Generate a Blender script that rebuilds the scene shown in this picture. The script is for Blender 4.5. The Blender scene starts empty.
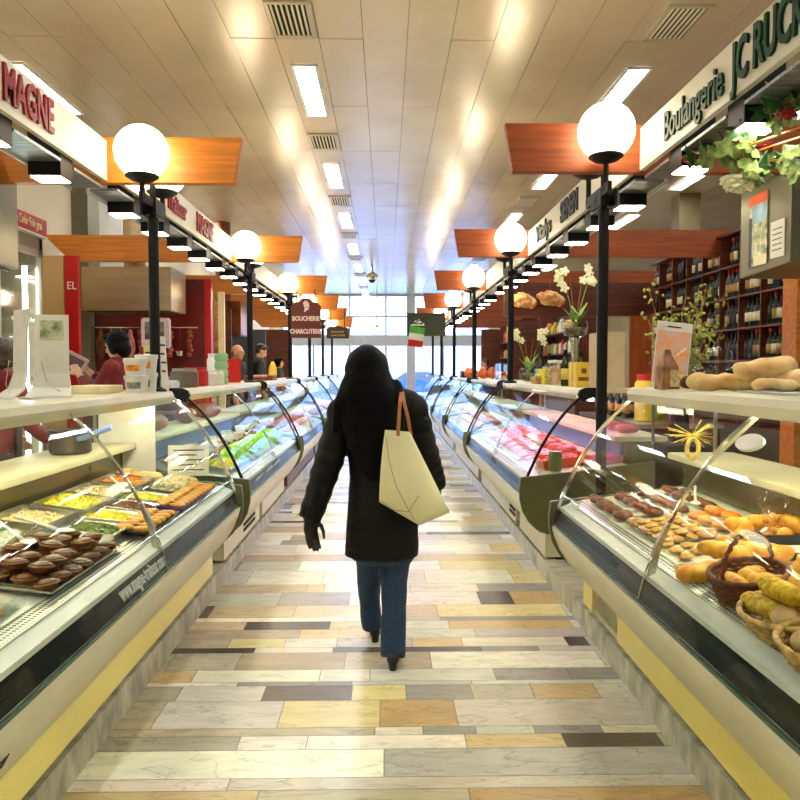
import bpy, bmesh, math, random
from mathutils import Vector, Matrix, Euler, noise
random.seed(7)
SC = bpy.context.scene
COL = SC.collection
PI = math.pi
H0 = 1.52
# ------------------------------------------------------------------ camera
F = 720.0
cam_d = bpy.data.cameras.new('camera'); cam = bpy.data.objects.new('camera', cam_d); COL.objects.link(cam)
cam_d.sensor_width = 36; cam_d.sensor_fit = 'HORIZONTAL'; cam_d.lens = F / 800 * 36
cam_d.clip_start = 0.05; cam_d.clip_end = 200
YAW = math.atan(14 / F); PITCH = math.atan(30 / F)
cam.location = (0, 0, H0)
cam.rotation_euler = (PI / 2 - PITCH, 0, -YAW)
SC.camera = cam
CR = cam.rotation_euler.to_matrix()
def ray(px, py):
    return CR @ Vector(((px - 400) / F, (400 - py) / F, -1))
def AY(px, py, y):            # point of a photo pixel at depth y
    d = ray(px, py); t = y / d.y
    return Vector((d.x * t, y, H0 + d.z * t))
def AZ(px, py, z):            # point of a photo pixel at height z
    d = ray(px, py); t = (z - H0) / d.z
    return Vector((d.x * t, d.y * t, z))
# ------------------------------------------------------------------ materials
MATS = {}
def mat(name, col, rough=0.5, metal=0.0, nscale=0, namt=0.15, bump=0, coat=0, col2=None, stretch=(1, 1, 1), trans=0, spec=0.5, sss=0):
    if name in MATS: return MATS[name]
    m = bpy.data.materials.new(name); m.use_nodes = True
    nt = m.node_tree; b = nt.nodes['Principled BSDF']
    b.inputs['Roughness'].default_value = rough; b.inputs['Metallic'].default_value = metal
    b.inputs['Coat Weight'].default_value = coat; b.inputs['Coat Roughness'].default_value = 0.1
    b.inputs['Specular IOR Level'].default_value = spec
    b.inputs['Transmission Weight'].default_value = trans
    c = (*col, 1); b.inputs['Base Color'].default_value = c
    tc = nt.nodes.new('ShaderNodeTexCoord'); mp = nt.nodes.new('ShaderNodeMapping')
    mp.inputs['Scale'].default_value = stretch
    nt.links.new(tc.outputs['Object'], mp.inputs['Vector'])
    if not nscale: nscale = 9; namt = min(namt, 0.05)
    n = nt.nodes.new('ShaderNodeTexNoise'); n.inputs['Scale'].default_value = nscale; n.inputs['Detail'].default_value = 5
    nt.links.new(mp.outputs[0], n.inputs['Vector'])
    r = nt.nodes.new('ShaderNodeMapRange'); r.inputs[1].default_value = 0.3; r.inputs[2].default_value = 0.7
    nt.links.new(n.outputs['Fac'], r.inputs[0])
    mx = nt.nodes.new('ShaderNodeMix'); mx.data_type = 'RGBA'
    c2 = (*(col2 if col2 else tuple(max(0, x * (1 - 2 * namt)) for x in col)), 1)
    c1 = c if col2 else (*tuple(min(1, x * (1 + namt * 0.6)) for x in col), 1)
    mx.inputs[6].default_value = c2; mx.inputs[7].default_value = c1
    nt.links.new(r.outputs[0], mx.inputs[0]); nt.links.new(mx.outputs[2], b.inputs['Base Color'])
    if bump:
        bp = nt.nodes.new('ShaderNodeBump'); bp.inputs['Strength'].default_value = bump; bp.inputs['Distance'].default_value = 0.01
        nt.links.new(n.outputs['Fac'], bp.inputs['Height']); nt.links.new(bp.outputs[0], b.inputs['Normal'])
    MATS[name] = m; return m
def em(name, col, s):
    if name in MATS: return MATS[name]
    m = bpy.data.materials.new(name); m.use_nodes = True
    nt = m.node_tree; nt.nodes.clear()
    e = nt.nodes.new('ShaderNodeEmission'); o = nt.nodes.new('ShaderNodeOutputMaterial')
    e.inputs[0].default_value = (*col, 1); e.inputs[1].default_value = s
    nt.links.new(e.outputs[0], o.inputs[0]); MATS[name] = m; return m
def glassmat(name, tint=(0.96, 0.985, 0.97), base=0.05, rough=0.0, top=0.75):
    m = bpy.data.materials.new(name); m.use_nodes = True
    nt = m.node_tree; nt.nodes.clear(); L = nt.links
    o = nt.nodes.new('ShaderNodeOutputMaterial'); mx = nt.nodes.new('ShaderNodeMixShader')
    t = nt.nodes.new('ShaderNodeBsdfTransparent'); g = nt.nodes.new('ShaderNodeBsdfGlossy')
    t.inputs[0].default_value = (*tint, 1); g.inputs['Roughness'].default_value = rough
    lw = nt.nodes.new('ShaderNodeLayerWeight'); lw.inputs[0].default_value = 0.5
    p = nt.nodes.new('ShaderNodeMath'); p.operation = 'POWER'; p.inputs[1].default_value = 4.0
    a = nt.nodes.new('ShaderNodeMath'); a.operation = 'MULTIPLY_ADD'; a.inputs[1].default_value = top; a.inputs[2].default_value = base
    L.new(lw.outputs['Facing'], p.inputs[0]); L.new(p.outputs[0], a.inputs[0]); L.new(a.outputs[0], mx.inputs[0])
    L.new(t.outputs[0], mx.inputs[1]); L.new(g.outputs[0], mx.inputs[2]); L.new(mx.outputs[0], o.inputs[0])
    MATS[name] = m; return m
# ------------------------------------------------------------------ mesh builder
def ppos(o):
    v = Vector((0, 0, 0))
    while o: v += o.location; o = o.parent
    return v
class MB:
    def __init__(s): s.v = []; s.f = []
    def add(s, vs, fs):
        k = len(s.v); s.v += [Vector(p) for p in vs]; s.f += [tuple(i + k for i in f) for f in fs]; return s
    def box(s, x0, x1, y0, y1, z0, z1, M=None):
        vs = [Vector((x, y, z)) for z in (z0, z1) for y in (y0, y1) for x in (x0, x1)]
        if M: vs = [M @ v for v in vs]
        return s.add(vs, [(0, 2, 3, 1), (4, 5, 7, 6), (0, 1, 5, 4), (2, 6, 7, 3), (0, 4, 6, 2), (1, 3, 7, 5)])
    def obox(s, c, d, rz=0, rx=0, ry=0):
        M = Matrix.Translation(Vector(c)) @ Euler((rx, ry, rz)).to_matrix().to_4x4()
        return s.box(-d[0] / 2, d[0] / 2, -d[1] / 2, d[1] / 2, -d[2] / 2, d[2] / 2, M)
    def tube(s, path, r, n=8, cap=True, flat=1.0, up=None):
        P = [Vector(p) for p in path]; R = r if isinstance(r, (list, tuple)) else [r] * len(P)
        k = len(s.v); u = None
        for i, p in enumerate(P):
            t = (P[min(i + 1, len(P) - 1)] - P[max(i - 1, 0)]).normalized()
            if u is None:
                u = Vector(up) if up else (Vector((0, 0, 1)) if abs(t.z) < 0.9 else Vector((1, 0, 0)))
            u = (u - t * u.dot(t)); u.normalize(); w = t.cross(u)
            for j in range(n):
                a = 2 * PI * j / n
                s.v.append(p + (u * math.cos(a) * flat + w * math.sin(a)) * R[i])
        for i in range(len(P) - 1):
            for j in range(n):
                a = k + i * n + j; b = k + i * n + (j + 1) % n
                s.f.append((a, b, b + n, a + n))
        if cap:
            s.f.append(tuple(k + j for j in range(n))[::-1]); s.f.append(tuple(k + (len(P) - 1) * n + j for j in range(n)))
        return s
    def lathe(s, prof, c=(0, 0, 0), n=20, M=None, sx=1, sy=1):
        k = len(s.v); c = Vector(c)
        for r, z in prof:
            for j in range(n):
                a = 2 * PI * j / n
                v = Vector((r * math.cos(a) * sx, r * math.sin(a) * sy, z))
                s.v.append((M @ v if M else v) + c)
        for i in range(len(prof) - 1):
            for j in range(n):
                a = k + i * n + j; b = k + i * n + (j + 1) % n
                s.f.append((a, b, b + n, a + n))
        if prof[0][0] > 1e-5: s.f.append(tuple(k + j for j in range(n))[::-1])
        if prof[-1][0] > 1e-5: s.f.append(tuple(k + (len(prof) - 1) * n + j for j in range(n)))
        return s
    def ball(s, c, r, nu=14, nv=9, M=None):
        r = r if isinstance(r, (tuple, list)) else (r, r, r)
        k = len(s.v); c = Vector(c)
        for i in range(nv + 1):
            t = PI * i / nv
            for j in range(nu):
                a = 2 * PI * j / nu
                v = Vector((r[0] * math.sin(t) * math.cos(a), r[1] * math.sin(t) * math.sin(a), -r[2] * math.cos(t)))
                s.v.append((M @ v if M else v) + c)
        for i in range(nv):
            for j in range(nu):
                a = k + i * nu + j; b = k + i * nu + (j + 1) % nu
                s.f.append((a, b, b + nu, a + nu))
        return s
    def prism(s, poly, a, b, axis='y', sx=1):
        n = len(poly); vs = []
        for t in (a, b):
            for p, q in poly:
                vs.append({'y': (p * sx, t, q), 'x': (t, p, q), 'z': (p * sx, q, t)}[axis])
        fs = [tuple(range(n))[::-1], tuple(range(n, 2 * n))] + [(i, (i + 1) % n, n + (i + 1) % n, n + i) for i in range(n)]
        return s.add(vs, fs)
    def loft(s, rings, cap=True):
        k = len(s.v); n = len(rings[0])
        for r in rings: s.v += [Vector(p) for p in r]
        for i in range(len(rings) - 1):
            for j in range(n):
                a = k + i * n + j; b = k + i * n + (j + 1) % n
                s.f.append((a, b, b + n, a + n))
        if cap:
            s.f.append(tuple(k + j for j in range(n))[::-1]); s.f.append(tuple(k + (len(rings) - 1) * n + j for j in range(n)))
        return s
    def mesh(s, name, off, m, smooth=False):
        me = bpy.data.meshes.new(name)
        me.from_pydata([v - off for v in s.v], [], s.f)
        bm = bmesh.new(); bm.from_mesh(me)
        bmesh.ops.remove_doubles(bm, verts=bm.verts, dist=1e-6)
        bmesh.ops.recalc_face_normals(bm, faces=bm.faces)
        bm.to_mesh(me); bm.free()
        if m: me.materials.append(m)
        if smooth:
            me.polygons.foreach_set('use_smooth', [True] * len(me.polygons))
            if smooth != 'all':
                me.set_sharp_from_angle(angle=math.radians(40))
        return me
    def build(s, name, m, parent=None, smooth=False, bevel=0):
        if parent is not None: off = ppos(parent)
        else:
            xs = [v.x for v in s.v]; ys = [v.y for v in s.v]
            off = Vector(((min(xs) + max(xs)) / 2, (min(ys) + max(ys)) / 2, min(v.z for v in s.v)))
        me = s.mesh(name, off, m, smooth)
        if bevel:
            bm = bmesh.new(); bm.from_mesh(me)
            bmesh.ops.bevel(bm, geom=[e for e in bm.edges if len(e.link_faces) == 2 and e.calc_face_angle(0) > 0.6], offset=bevel, segments=2, affect='EDGES', clamp_overlap=True)
            bm.to_mesh(me); bm.free()
        o = bpy.data.objects.new(name, me); COL.objects.link(o)
        if parent is not None: o.parent = parent
        else: o.location = off
        return o
def fused(mb, name, m, parent=None, voxel=0.012, smooth=6, noise_amt=0, noise_scale=8, adapt=0):
    """voxel-fuse overlapping shapes into one continuous skin"""
    o = mb.build('tmp', None, parent)
    md = o.modifiers.new('r', 'REMESH'); md.mode = 'VOXEL'; md.voxel_size = voxel
    if smooth:
        sm = o.modifiers.new('s', 'SMOOTH'); sm.factor = 0.5; sm.iterations = smooth
    bpy.context.view_layer.update()
    dg = bpy.context.evaluated_depsgraph_get()
    me = bpy.data.meshes.new_from_object(o.evaluated_get(dg)); me.name = name
    loc = o.location.copy(); old = o.data
    bpy.data.objects.remove(o); bpy.data.meshes.remove(old)
    if noise_amt:
        for v in me.vertices:
            n = noise.noise(v.co * noise_scale); v.co += v.normal * n * noise_amt
    me.materials.clear(); me.materials.append(m)
    me.polygons.foreach_set('use_smooth', [True] * len(me.polygons))
    o = bpy.data.objects.new(name, me); COL.objects.link(o); o.location = loc
    if parent is not None: o.parent = parent
    return o
def thing(name, label, cat, loc=(0, 0, 0), group=None, rz=0):
    o = bpy.data.objects.new(name, None); COL.objects.link(o); o.location = loc; o.rotation_euler = (0, 0, rz)
    o.empty_display_size = 0.1
    return tag(o, label, cat, group)
def tag(o, label, cat, group=None, kind=None):
    o['label'] = label; o['category'] = cat
    if group: o['group'] = group
    if kind: o['kind'] = kind
    return o
def struct(o):
    o['kind'] = 'structure'; return o
def dup(root, loc=None, rz=None, label=None, group=None, scale=None):
    def cp(o, par):
        c = o.copy(); COL.objects.link(c); c.parent = par
        for ch in list(o.children): cp(ch, c)
        return c
    r = cp(root, None)
    if loc is not None: r.location = loc
    if rz is not None: r.rotation_euler = (r.rotation_euler[0], r.rotation_euler[1], rz)
    if scale is not None: r.scale = scale if isinstance(scale, (tuple, list)) else (scale,) * 3
    if label: r['label'] = label
    if group: r['group'] = group
    return r
def text(s, name, m, parent, loc, size, rot, sx=1.0, depth=0.006, align='CENTER', bold=0):
    """lettering as a mesh; rot = euler taking text plane XY to the world"""
    cu = bpy.data.curves.new('t', 'FONT'); cu.body = s; cu.size = size; cu.extrude = depth / 2; cu.align_x = align; cu.align_y = 'CENTER'
    cu.offset = bold; cu.resolution_u = 3
    t = bpy.data.objects.new('t', cu); COL.objects.link(t)
    bpy.context.view_layer.update()
    me = bpy.data.meshes.new_from_object(t.evaluated_get(bpy.context.evaluated_depsgraph_get()))
    bpy.data.objects.remove(t); bpy.data.curves.remove(cu)
    me.name = name
    M = Matrix.Translation(Vector(loc) - ppos(parent)) @ Euler(rot).to_matrix().to_4x4() @ Matrix.Diagonal((sx, 1, 1, 1))
    me.transform(M); me.materials.clear(); me.materials.append(m)
    o = bpy.data.objects.new(name, me); COL.objects.link(o); o.parent = parent
    return o
RL = (PI / 2, 0, PI / 2)     # text on a face looking towards +X (left side of the aisle)
RR = (PI / 2, 0, -PI / 2)    # text on a face looking towards -X (right side)
RF = (PI / 2, 0, 0)          # text facing the camera (-Y)
ORD = ['nearest', 'second', 'third', 'fourth', 'fifth', 'sixth', 'seventh', 'eighth', 'ninth', 'tenth']
def ordn(i): return ORD[i] if i < 10 else str(i + 1) + 'th'
# ------------------------------------------------------------------ palette
def lin(r, g, b):
    f = lambda c: (c / 255 / 12.92) if c <= 10 else ((c / 255 + 0.055) / 1.055) ** 2.4
    return (f(r), f(g), f(b))
BLACK = mat('black_metal', (0.005, 0.005, 0.006), 0.5, spec=0.25)
STEEL = mat('brushed_steel', (0.55, 0.53, 0.47), 0.28, 0.9, 4, 0.1, stretch=(1, 1, 30))
CHROME = mat('chrome', (0.7, 0.7, 0.68), 0.12, 1.0)
CREAM = mat('cream_enamel', lin(214, 208, 176), 0.35, 0, 3, 0.06)
WHITE = mat('white_plastic', (0.75, 0.74, 0.7), 0.4)
YELLOW = mat('yellow_panel', lin(250, 234, 126), 0.3, 0, 2, 0.05, coat=0.2)
OLIVE = mat('olive_end_panel', lin(105, 108, 72), 0.35, 0.2, 3, 0.1)
WOOD = mat('orange_veneer', lin(204, 118, 24), 0.45, 0, 3, 0.16, stretch=(0.8, 8, 14))
DWOOD = mat('red_brown_wood', lin(104, 48, 24), 0.5, 0, 3, 0.3, stretch=(0.7, 8, 12))
REDP = mat('red_panel', lin(190, 20, 16), 0.35, 0, 2, 0.1)
GREENT = mat('green_lettering', lin(4, 62, 34), 0.5, spec=0.3)
REDT = mat('red_lettering', lin(150, 14, 10), 0.45, spec=0.3)
PAPER = mat('paper', (0.78, 0.76, 0.68), 0.6)
INK = mat('ink', (0.03, 0.03, 0.04), 0.6)
GLASS = glassmat('case_glass', (0.95, 0.985, 0.96), 0.02, 0.0, 0.24)
CLEAR = glassmat('clear_plastic', (0.95, 0.97, 0.97), 0.06, 0.05, 0.5)
GLOBE = em('lit_globe', (1.0, 0.87, 0.62), 7.0)
TUBE = em('ceiling_tube', (0.92, 0.96, 1.0), 24.0)
SPOT = em('downlight_lens', (1.0, 0.9, 0.62), 22.0)
CASEW = em('case_tube_warm', (1.0, 0.92, 0.68), 24.0)
CASEP = em('case_tube_pink', (1.0, 0.42, 0.82), 34.0)
CASEC = em('case_tube_cool', (0.8, 0.9, 1.0), 24.0)
# ------------------------------------------------------------------ floor of marble planks
def attr_mat(name, attr, rough, vein=True):
    m = bpy.data.materials.new(name); m.use_nodes = True; nt = m.node_tree; L = nt.links
    b = nt.nodes['Principled BSDF']; b.inputs['Roughness'].default_value = rough
    at = nt.nodes.new('ShaderNodeAttribute'); at.attribute_name = attr
    tc = nt.nodes.new('ShaderNodeTexCoord'); mp = nt.nodes.new('ShaderNodeMapping'); mp.inputs['Scale'].default_value = (1.6, 5, 5)
    mp.inputs['Rotation'].default_value = (0, 0, 0.12)
    L.new(tc.outputs['Object'], mp.inputs[0])
    # each plank gets its own patch of marble: shift the noise by the plank colour
    ad = nt.nodes.new('ShaderNodeVectorMath'); ad.operation = 'MULTIPLY_ADD'; ad.inputs[1].default_value = (37, 53, 71)
    L.new(at.outputs['Color'], ad.inputs[0]); L.new(mp.outputs[0], ad.inputs[2])
    n = nt.nodes.new('ShaderNodeTexNoise'); n.inputs['Scale'].default_value = 2.2; n.inputs['Detail'].default_value = 8; n.inputs['Roughness'].default_value = 0.65; n.inputs['Distortion'].default_value = 1.2
    L.new(ad.outputs[0], n.inputs[0])
    r = nt.nodes.new('ShaderNodeMapRange'); r.inputs[1].default_value = 0.32; r.inputs[2].default_value = 0.68; r.inputs[3].default_value = 0.86; r.inputs[4].default_value = 1.15
    L.new(n.outputs['Fac'], r.inputs[0])
    n2 = nt.nodes.new('ShaderNodeTexNoise'); n2.inputs['Scale'].default_value = 1.3; n2.inputs['Detail'].default_value = 6; n2.inputs['Distortion'].default_value = 2.0
    L.new(ad.outputs[0], n2.inputs[0])
    v = nt.nodes.new('ShaderNodeMath'); v.operation = 'SUBTRACT'; v.inputs[1].default_value = 0.5; L.new(n2.outputs['Fac'], v.inputs[0])
    va = nt.nodes.new('ShaderNodeMath'); va.operation = 'ABSOLUTE'; L.new(v.outputs[0], va.inputs[0])
    vr = nt.nodes.new('ShaderNodeMapRange'); vr.inputs[1].default_value = 0.0; vr.inputs[2].default_value = 0.018; vr.inputs[3].default_value = 0.72; vr.inputs[4].default_value = 1.0
    L.new(va.outputs[0], vr.inputs[0])
    mu = nt.nodes.new('ShaderNodeMath'); mu.operation = 'MULTIPLY'; L.new(r.outputs[0], mu.inputs[0]); L.new(vr.outputs[0], mu.inputs[1])
    sc = nt.nodes.new('ShaderNodeVectorMath'); sc.operation = 'SCALE'; L.new(at.outputs['Color'], sc.inputs[0]); L.new(mu.outputs[0], sc.inputs['Scale'])
    L.new(sc.outputs[0], b.inputs['Base Color'])
    return m
TC = dict(W=(238, 232, 212), w=(222, 218, 200), g=(200, 197, 182), G=(158, 156, 148), o=(214, 190, 140), O=(204, 174, 118), y=(228, 210, 150),
          t=(186, 170, 142), T=(98, 88, 74), D=(52, 48, 46), m=(180, 174, 154), p=(208, 192, 156), l=(190, 184, 152))
rows = [  # photo rows near the camera: top y, bottom y, [(right end x, stone)...]
    (789, 815, [(256, 'o'), (471, 'l'), (900, 'O')]),
    (777, 789, [(229, 'W'), (900, 'g')]),
    (749, 777, [(384, 'W'), (900, 'g')]),
    (735, 749, [(239, 'm'), (307, 'W'), (466, 'W'), (565, 'o'), (662, 'T'), (900, 't')]),
    (727, 735, [(375, 'l'), (423, 'W'), (476, 'G'), (535, 'g'), (603, 'G'), (900, 'w')]),
    (700, 727, [(160, 'l'), (281, 'w'), (380, 'y'), (456, 'O'), (900, 'g')]),
    (685, 700, [(180, 'm'), (264, 'w'), (352, 'T'), (406, 'y'), (472, 'G'), (533, 'm'), (598, 'o'), (900, 'w')]),
    (681, 685, [(238, 'W'), (352, 'G'), (472, 'g'), (900, 'w')]),
    (669, 681, [(195, 'o'), (320, 'W'), (370, 'W'), (495, 'w'), (570, 'G'), (900, 'G')]),
    (652, 669, [(172, 'l'), (239, 'm'), (345, 't'), (431, 'p'), (602, 'W'), (900, 'w')]),
    (647, 652, [(169, 'm'), (255, 'D'), (333, 'w'), (482, 'T'), (539, 'G'), (900, 'w')]),
    (638, 647, [(230, 'm'), (285, 'y'), (337, 'w'), (412, 'g'), (462, 'o'), (567, 'W'), (588, 'D'), (900, 'w')]),
    (629, 638, [(300, 't'), (370, 'o'), (475, 'w'), (900, 'g')]),
    (621, 629, [(186, 'T'), (246, 'p'), (330, 'D'), (375, 'o'), (449, 'w'), (572, 'O'), (900, 'w')]),
    (617, 621, [(345, 'W'), (440, 'g'), (900, 'G')]),
    (605, 617, [(212, 'T'), (295, 'p'), (437, 'p'), (565, 'y'), (900, 'w')]),
    (592, 605, [(280, 'g'), (350, 'G'), (479, 'W'), (512, 'D'), (560, 'O'), (900, 'w')]),
    (584, 592, [(216, 'g'), (307, 't'), (325, 'o'), (410, 'W'), (478, 'W'), (900, 'G')]),
    (570, 584, [(250, 'g'), (323, 'w'), (425, 'W'), (512, 'W'), (900, 'y')]),
    (561, 570, [(240, 'G'), (300, 'g'), (440, 'W'), (520, 'y'), (900, 'w')]),
]
fv = []; ff = []; fc = []
def tile(x0, x1, y0, y1, code):
    g = 0.0015; k = len(fv)
    fv.extend([(x0 + g, y0 + g, 0), (x1 - g, y0 + g, 0), (x1 - g, y1 - g, 0), (x0 + g, y1 - g, 0)]); ff.append((k, k + 1, k + 2, k + 3))
    c = TC[code]; j = random.uniform(0.97, 1.07); fc.append(lin(*[min(255, q * j * random.uniform(0.98, 1.02)) for q in c]))
XE = 1.16
for yt, yb, ts in rows:
    ya = AZ(386, yb, 0).y; y1 = AZ(386, yt, 0).y; ym = (yt + yb) / 2; x = -XE
    for xe, c in ts:
        X = min(XE, AZ(xe, ym, 0).x)
        if X > x + 0.02: tile(x, X, ya, y1, c); x = X
ylast = AZ(386, 561, 0).y
rr = random.Random(5)
def fill(y, yend):
    while y < yend:
        h = rr.choice([0.05, 0.09, 0.12, 0.16, 0.2, 0.26]); x = -XE - rr.uniform(0, 0.5)
        while x < XE:
            w = rr.uniform(0.3, 1.0)
            tile(max(-XE, x), min(XE, x + w), y, y + h, rr.choice('WWwwwgggGymoptDTWw' if h < .13 else 'WWWwwggmoyptGw'))
            x += w
        y += h
fill(ylast, 24.0)
y0 = AZ(386, 815, 0).y
while y0 > -2.9:
    tile(-XE, XE, y0 - 0.25, y0, rr.choice('Wwgoyt')); y0 -= 0.25
k = len(fv); fv += [(-6.9, -3, -0.004), (6.9, -3, -0.004), (6.9, 23.9, -0.004), (-6.9, 23.9, -0.004)]; ff.append((k, k + 1, k + 2, k + 3)); fc.append(lin(120, 112, 95))
me = bpy.data.meshes.new('floor'); me.from_pydata(fv, [], ff)
at = me.color_attributes.new('tile', 'FLOAT_COLOR', 'CORNER')
for p, c in zip(me.polygons, fc):
    for li in p.loop_indices: at.data[li].color = (*c, 1)
me.materials.append(attr_mat('marble_planks', 'tile', 0.27))
floor = bpy.data.objects.new('floor', me); COL.objects.link(floor); struct(floor)
# platforms with grey marble plinth under the stalls
MARB = mat('grey_marble', lin(212, 208, 184), 0.3, 0, 4, 0.4, stretch=(1, 3, 1.5), col2=lin(128, 130, 112))
for s, n in ((-1, 'trim_1'), (1, 'trim_2')):
    m = MB(); x0, x1 = (1.155, 3.9) if s < 0 else (1.155, 6.4)
    m.box(min(s * x0, s * x1), max(s * x0, s * x1), -1.5, 21.8, 0, 0.13)
    struct(m.build(n, MARB))
# ------------------------------------------------------------------ ceiling of enamelled strips
HC = 4.02
CEIL = mat('ceiling_enamel', lin(214, 200, 172), 0.22, 0.12, 2, 0.05, spec=0.7)
DARK = mat('gap_black', (0.01, 0.01, 0.01), 0.8)
holes = []
LX = [-3.05, -0.67, 2.1, 4.0]; LY = [0.4 + 2.8 * i for i in range(9)]
m = MB(); rr = random.Random(3)
x = -0.67 - 0.1665 - 0.333 * 18
while x < 6.9:
    lightrow = any(abs(x + 0.1665 - a) < 0.17 for a in LX)
    y = -3.0 + 0.16
    while y < 23.95:
        t1 = rr.uniform(-1, 1) * 0.0012; t2 = rr.uniform(-1, 1) * 0.0025
        x0, x1, ya, yb = x + 0.002, x + 0.331, y + 0.001, min(y + 1.399, 23.95)
        if x1 > -3.84:
            vs = [(x0, ya, HC - t1 - t2), (x1, ya, HC + t1 - t2), (x1, yb, HC + t1 + t2), (x0, yb, HC - t1 + t2)]
            vs += [(a, b, HC + 0.03) for a, b, c in vs]
            m.add(vs, [(0, 1, 2, 3), (4, 7, 6, 5), (0, 4, 5, 1), (1, 5, 6, 2), (2, 6, 7, 3), (3, 7, 4, 0)])
        y += 1.4
    x += 0.333
ce = m.build('ceiling', CEIL); struct(ce)
m = MB(); m.box(-6.9, 6.95, -3.0, 24.0, HC + 0.04, HC + 0.08); struct(m.build('ceiling', DARK))
# ceiling lights and vents
def ceiling_light():
    t = thing('ceiling_light', '', 'ceiling light')
    m = MB()
    for a, b, c, d in ((-0.11, 0.11, -0.6, -0.57), (-0.11, 0.11, 0.57, 0.6), (-0.11, -0.085, -0.6, 0.6), (0.085, 0.11, -0.6, 0.6)): m.box(a, b, c, d, -0.012, 0.0)
    m.build('frame', WHITE, t)
    MB().box(-0.085, 0.085, -0.57, 0.57, -0.006, 0.0).build('diffuser', TUBE, t)
    m = MB()
    for i in range(22): m.box(-0.085, 0.085, -0.56 + i * 0.052, -0.554 + i * 0.052, -0.011, -0.006)
    m.build('louvre', STEEL, t)
    return t
def ceiling_vent():
    t = thing('ceiling_vent', '', 'ceiling vent')
    m = MB()
    for a, b, c, d in ((-0.16, 0.16, -0.26, -0.23), (-0.16, 0.16, 0.23, 0.26), (-0.16, -0.135, -0.26, 0.26), (0.12, 0.16, -0.26, 0.26)): m.box(a, b, c, d, -0.014, 0.0)
    m.build('frame', CEIL, t)
    MB().box(-0.135, 0.12, -0.23, 0.23, -0.003, 0.0).build('backing', DARK, t)
    m = MB()
    for i in range(7): m.obox((-0.118 + i * 0.036, 0, -0.009), (0.017, 0.46, 0.004), ry=0.35)
    m.build('slats', CREAM, t)
    return t
pl, pv = ceiling_light(), ceiling_vent(); fl = fvn = True
rn = {-3.05: 'row above the left stalls', -0.67: 'row left of the aisle centre', 2.1: 'row above the right fascia boards', 4.0: 'row farthest to the right'}
for X in LX:
    k = 0
    for i, Y in enumerate(LY):
        yc = Y + 0.6 + 0.0
        lab = '%s white ceiling light panel in the %s' % (ordn(k), rn[X])
        if fl: o = pl; fl = False; o['label'] = lab; o['group'] = 'fluorescent ceiling lights'; o.location = (X, yc, HC - 0.004)
        else: o = dup(pl, (X, yc, HC - 0.004), None, lab, 'fluorescent ceiling lights')
        k += 1
    if X in (-0.67, 2.1):
        k = 0
        for i in range(1, 8):
            Y = 5.25 + 2.75 * (i - 1)
            if Y > 23: continue
            lab = '%s slatted air vent in the ceiling %s' % (ordn(k), rn[X].replace('row ', 'strip '))
            if fvn: o = pv; fvn = False; o['label'] = lab; o['group'] = 'ceiling vents'; o.location = (X, Y, HC - 0.004)
            else: o = dup(pv, (X, Y, HC - 0.004), None, lab, 'ceiling vents')
            k += 1
# dome camera and thin hanging rod far down the ceiling
p = AZ(372, 277, 3.75)
t = thing('ceiling_camera', 'grey dome camera hanging under the far ceiling above the aisle', 'security camera', (p.x, p.y, 3.62))
MB().tube([(p.x, p.y, 3.8), (p.x, p.y, HC - 0.002)], 0.03, 10).build('mount', STEEL, t)
MB().lathe([(0.0, 3.66), (0.1, 3.68), (0.15, 3.75), (0.15, 3.8), (0.06, 3.86), (0, 3.86)], (p.x, p.y, 0), 18).build('housing', STEEL, t, True)
MB().ball((p.x, p.y, 3.69), 0.085, 14, 8).build('dome', BLACK, t, True)
p = AY(377, 326, 20.0)
t = thing('hanging_rod', 'thin grey rod hanging from the far ceiling with a small tip', 'hanging rod', (p.x, p.y, p.z))
MB().tube([(p.x, p.y, p.z), (p.x, p.y, HC - 0.002)], 0.014, 8).build('rod', STEEL, t)
MB().lathe([(0, p.z - .06), (0.07, p.z), (0, p.z + .06)], (p.x, p.y, 0), 4).build('tip', STEEL, t)
# ------------------------------------------------------------------ walls
WALL = mat('cream_wall', lin(226, 212, 178), 0.7, 0, 1.5, 0.05)
GREYW = mat('far_frame', lin(190, 192, 196), 0.5)
struct(MB().box(-3.98, -3.86, -3, 24, 0, HC + .05).build('wall_left', WALL))
struct(MB().box(6.92, 7.04, -3, 24, 0, HC + .05).build('wall_right', mat('tan_wall', lin(170, 145, 105), 0.7, 0, 1.5, 0.05)))
struct(MB().box(-3.98, 7.04, -3.14, -3.0, 0, HC + .05).build('wall_back', WALL))
def column(x0, x1, y0, y1, m_, name='trim_3'):
    struct(MB().box(x0, x1, y0, y1, 0.13, HC).build(name, m_))
column(-3.86, -3.66, 9.0, 9.35, mat('grey_column', lin(120, 118, 96), 0.6)); column(4.15, 4.45, 10.2, 10.5, mat('olive_column', lin(126, 112, 72), 0.6), 'trim_4')
column(-3.86, -3.5, 9.7, 10.3, WHITE, 'trim_5')
# far glazed wall
YF = 23.95
wall = MB()
wall.box(-3.9, -3.5, YF, YF + .2, 0, HC); wall.box(3.4, 7.0, YF, YF + .2, 0, HC)
struct(wall.build('wall_far', WALL))
m = MB()
for z0, z1 in ((2.32, 2.68), (3.26, 3.32), (3.96, 4.04), (0, 0.15)): m.box(-3.5, 3.4, YF, YF + .12, z0, z1)
for xm, w in ((-3.45, .06), (-2.4, .03), (-1.2, .03), (0.0, .03), (0.83, .14), (1.9, .03), (2.9, .03)): m.box(xm - w, xm + w, YF - .01, YF + .13, 0, HC)
win = m.build('window_1', GREYW); struct(win)
struct(MB().box(-3.5, 3.4, YF + .05, YF + .056, 0.1, 4.0).build('window_1', CLEAR, win))
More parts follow.
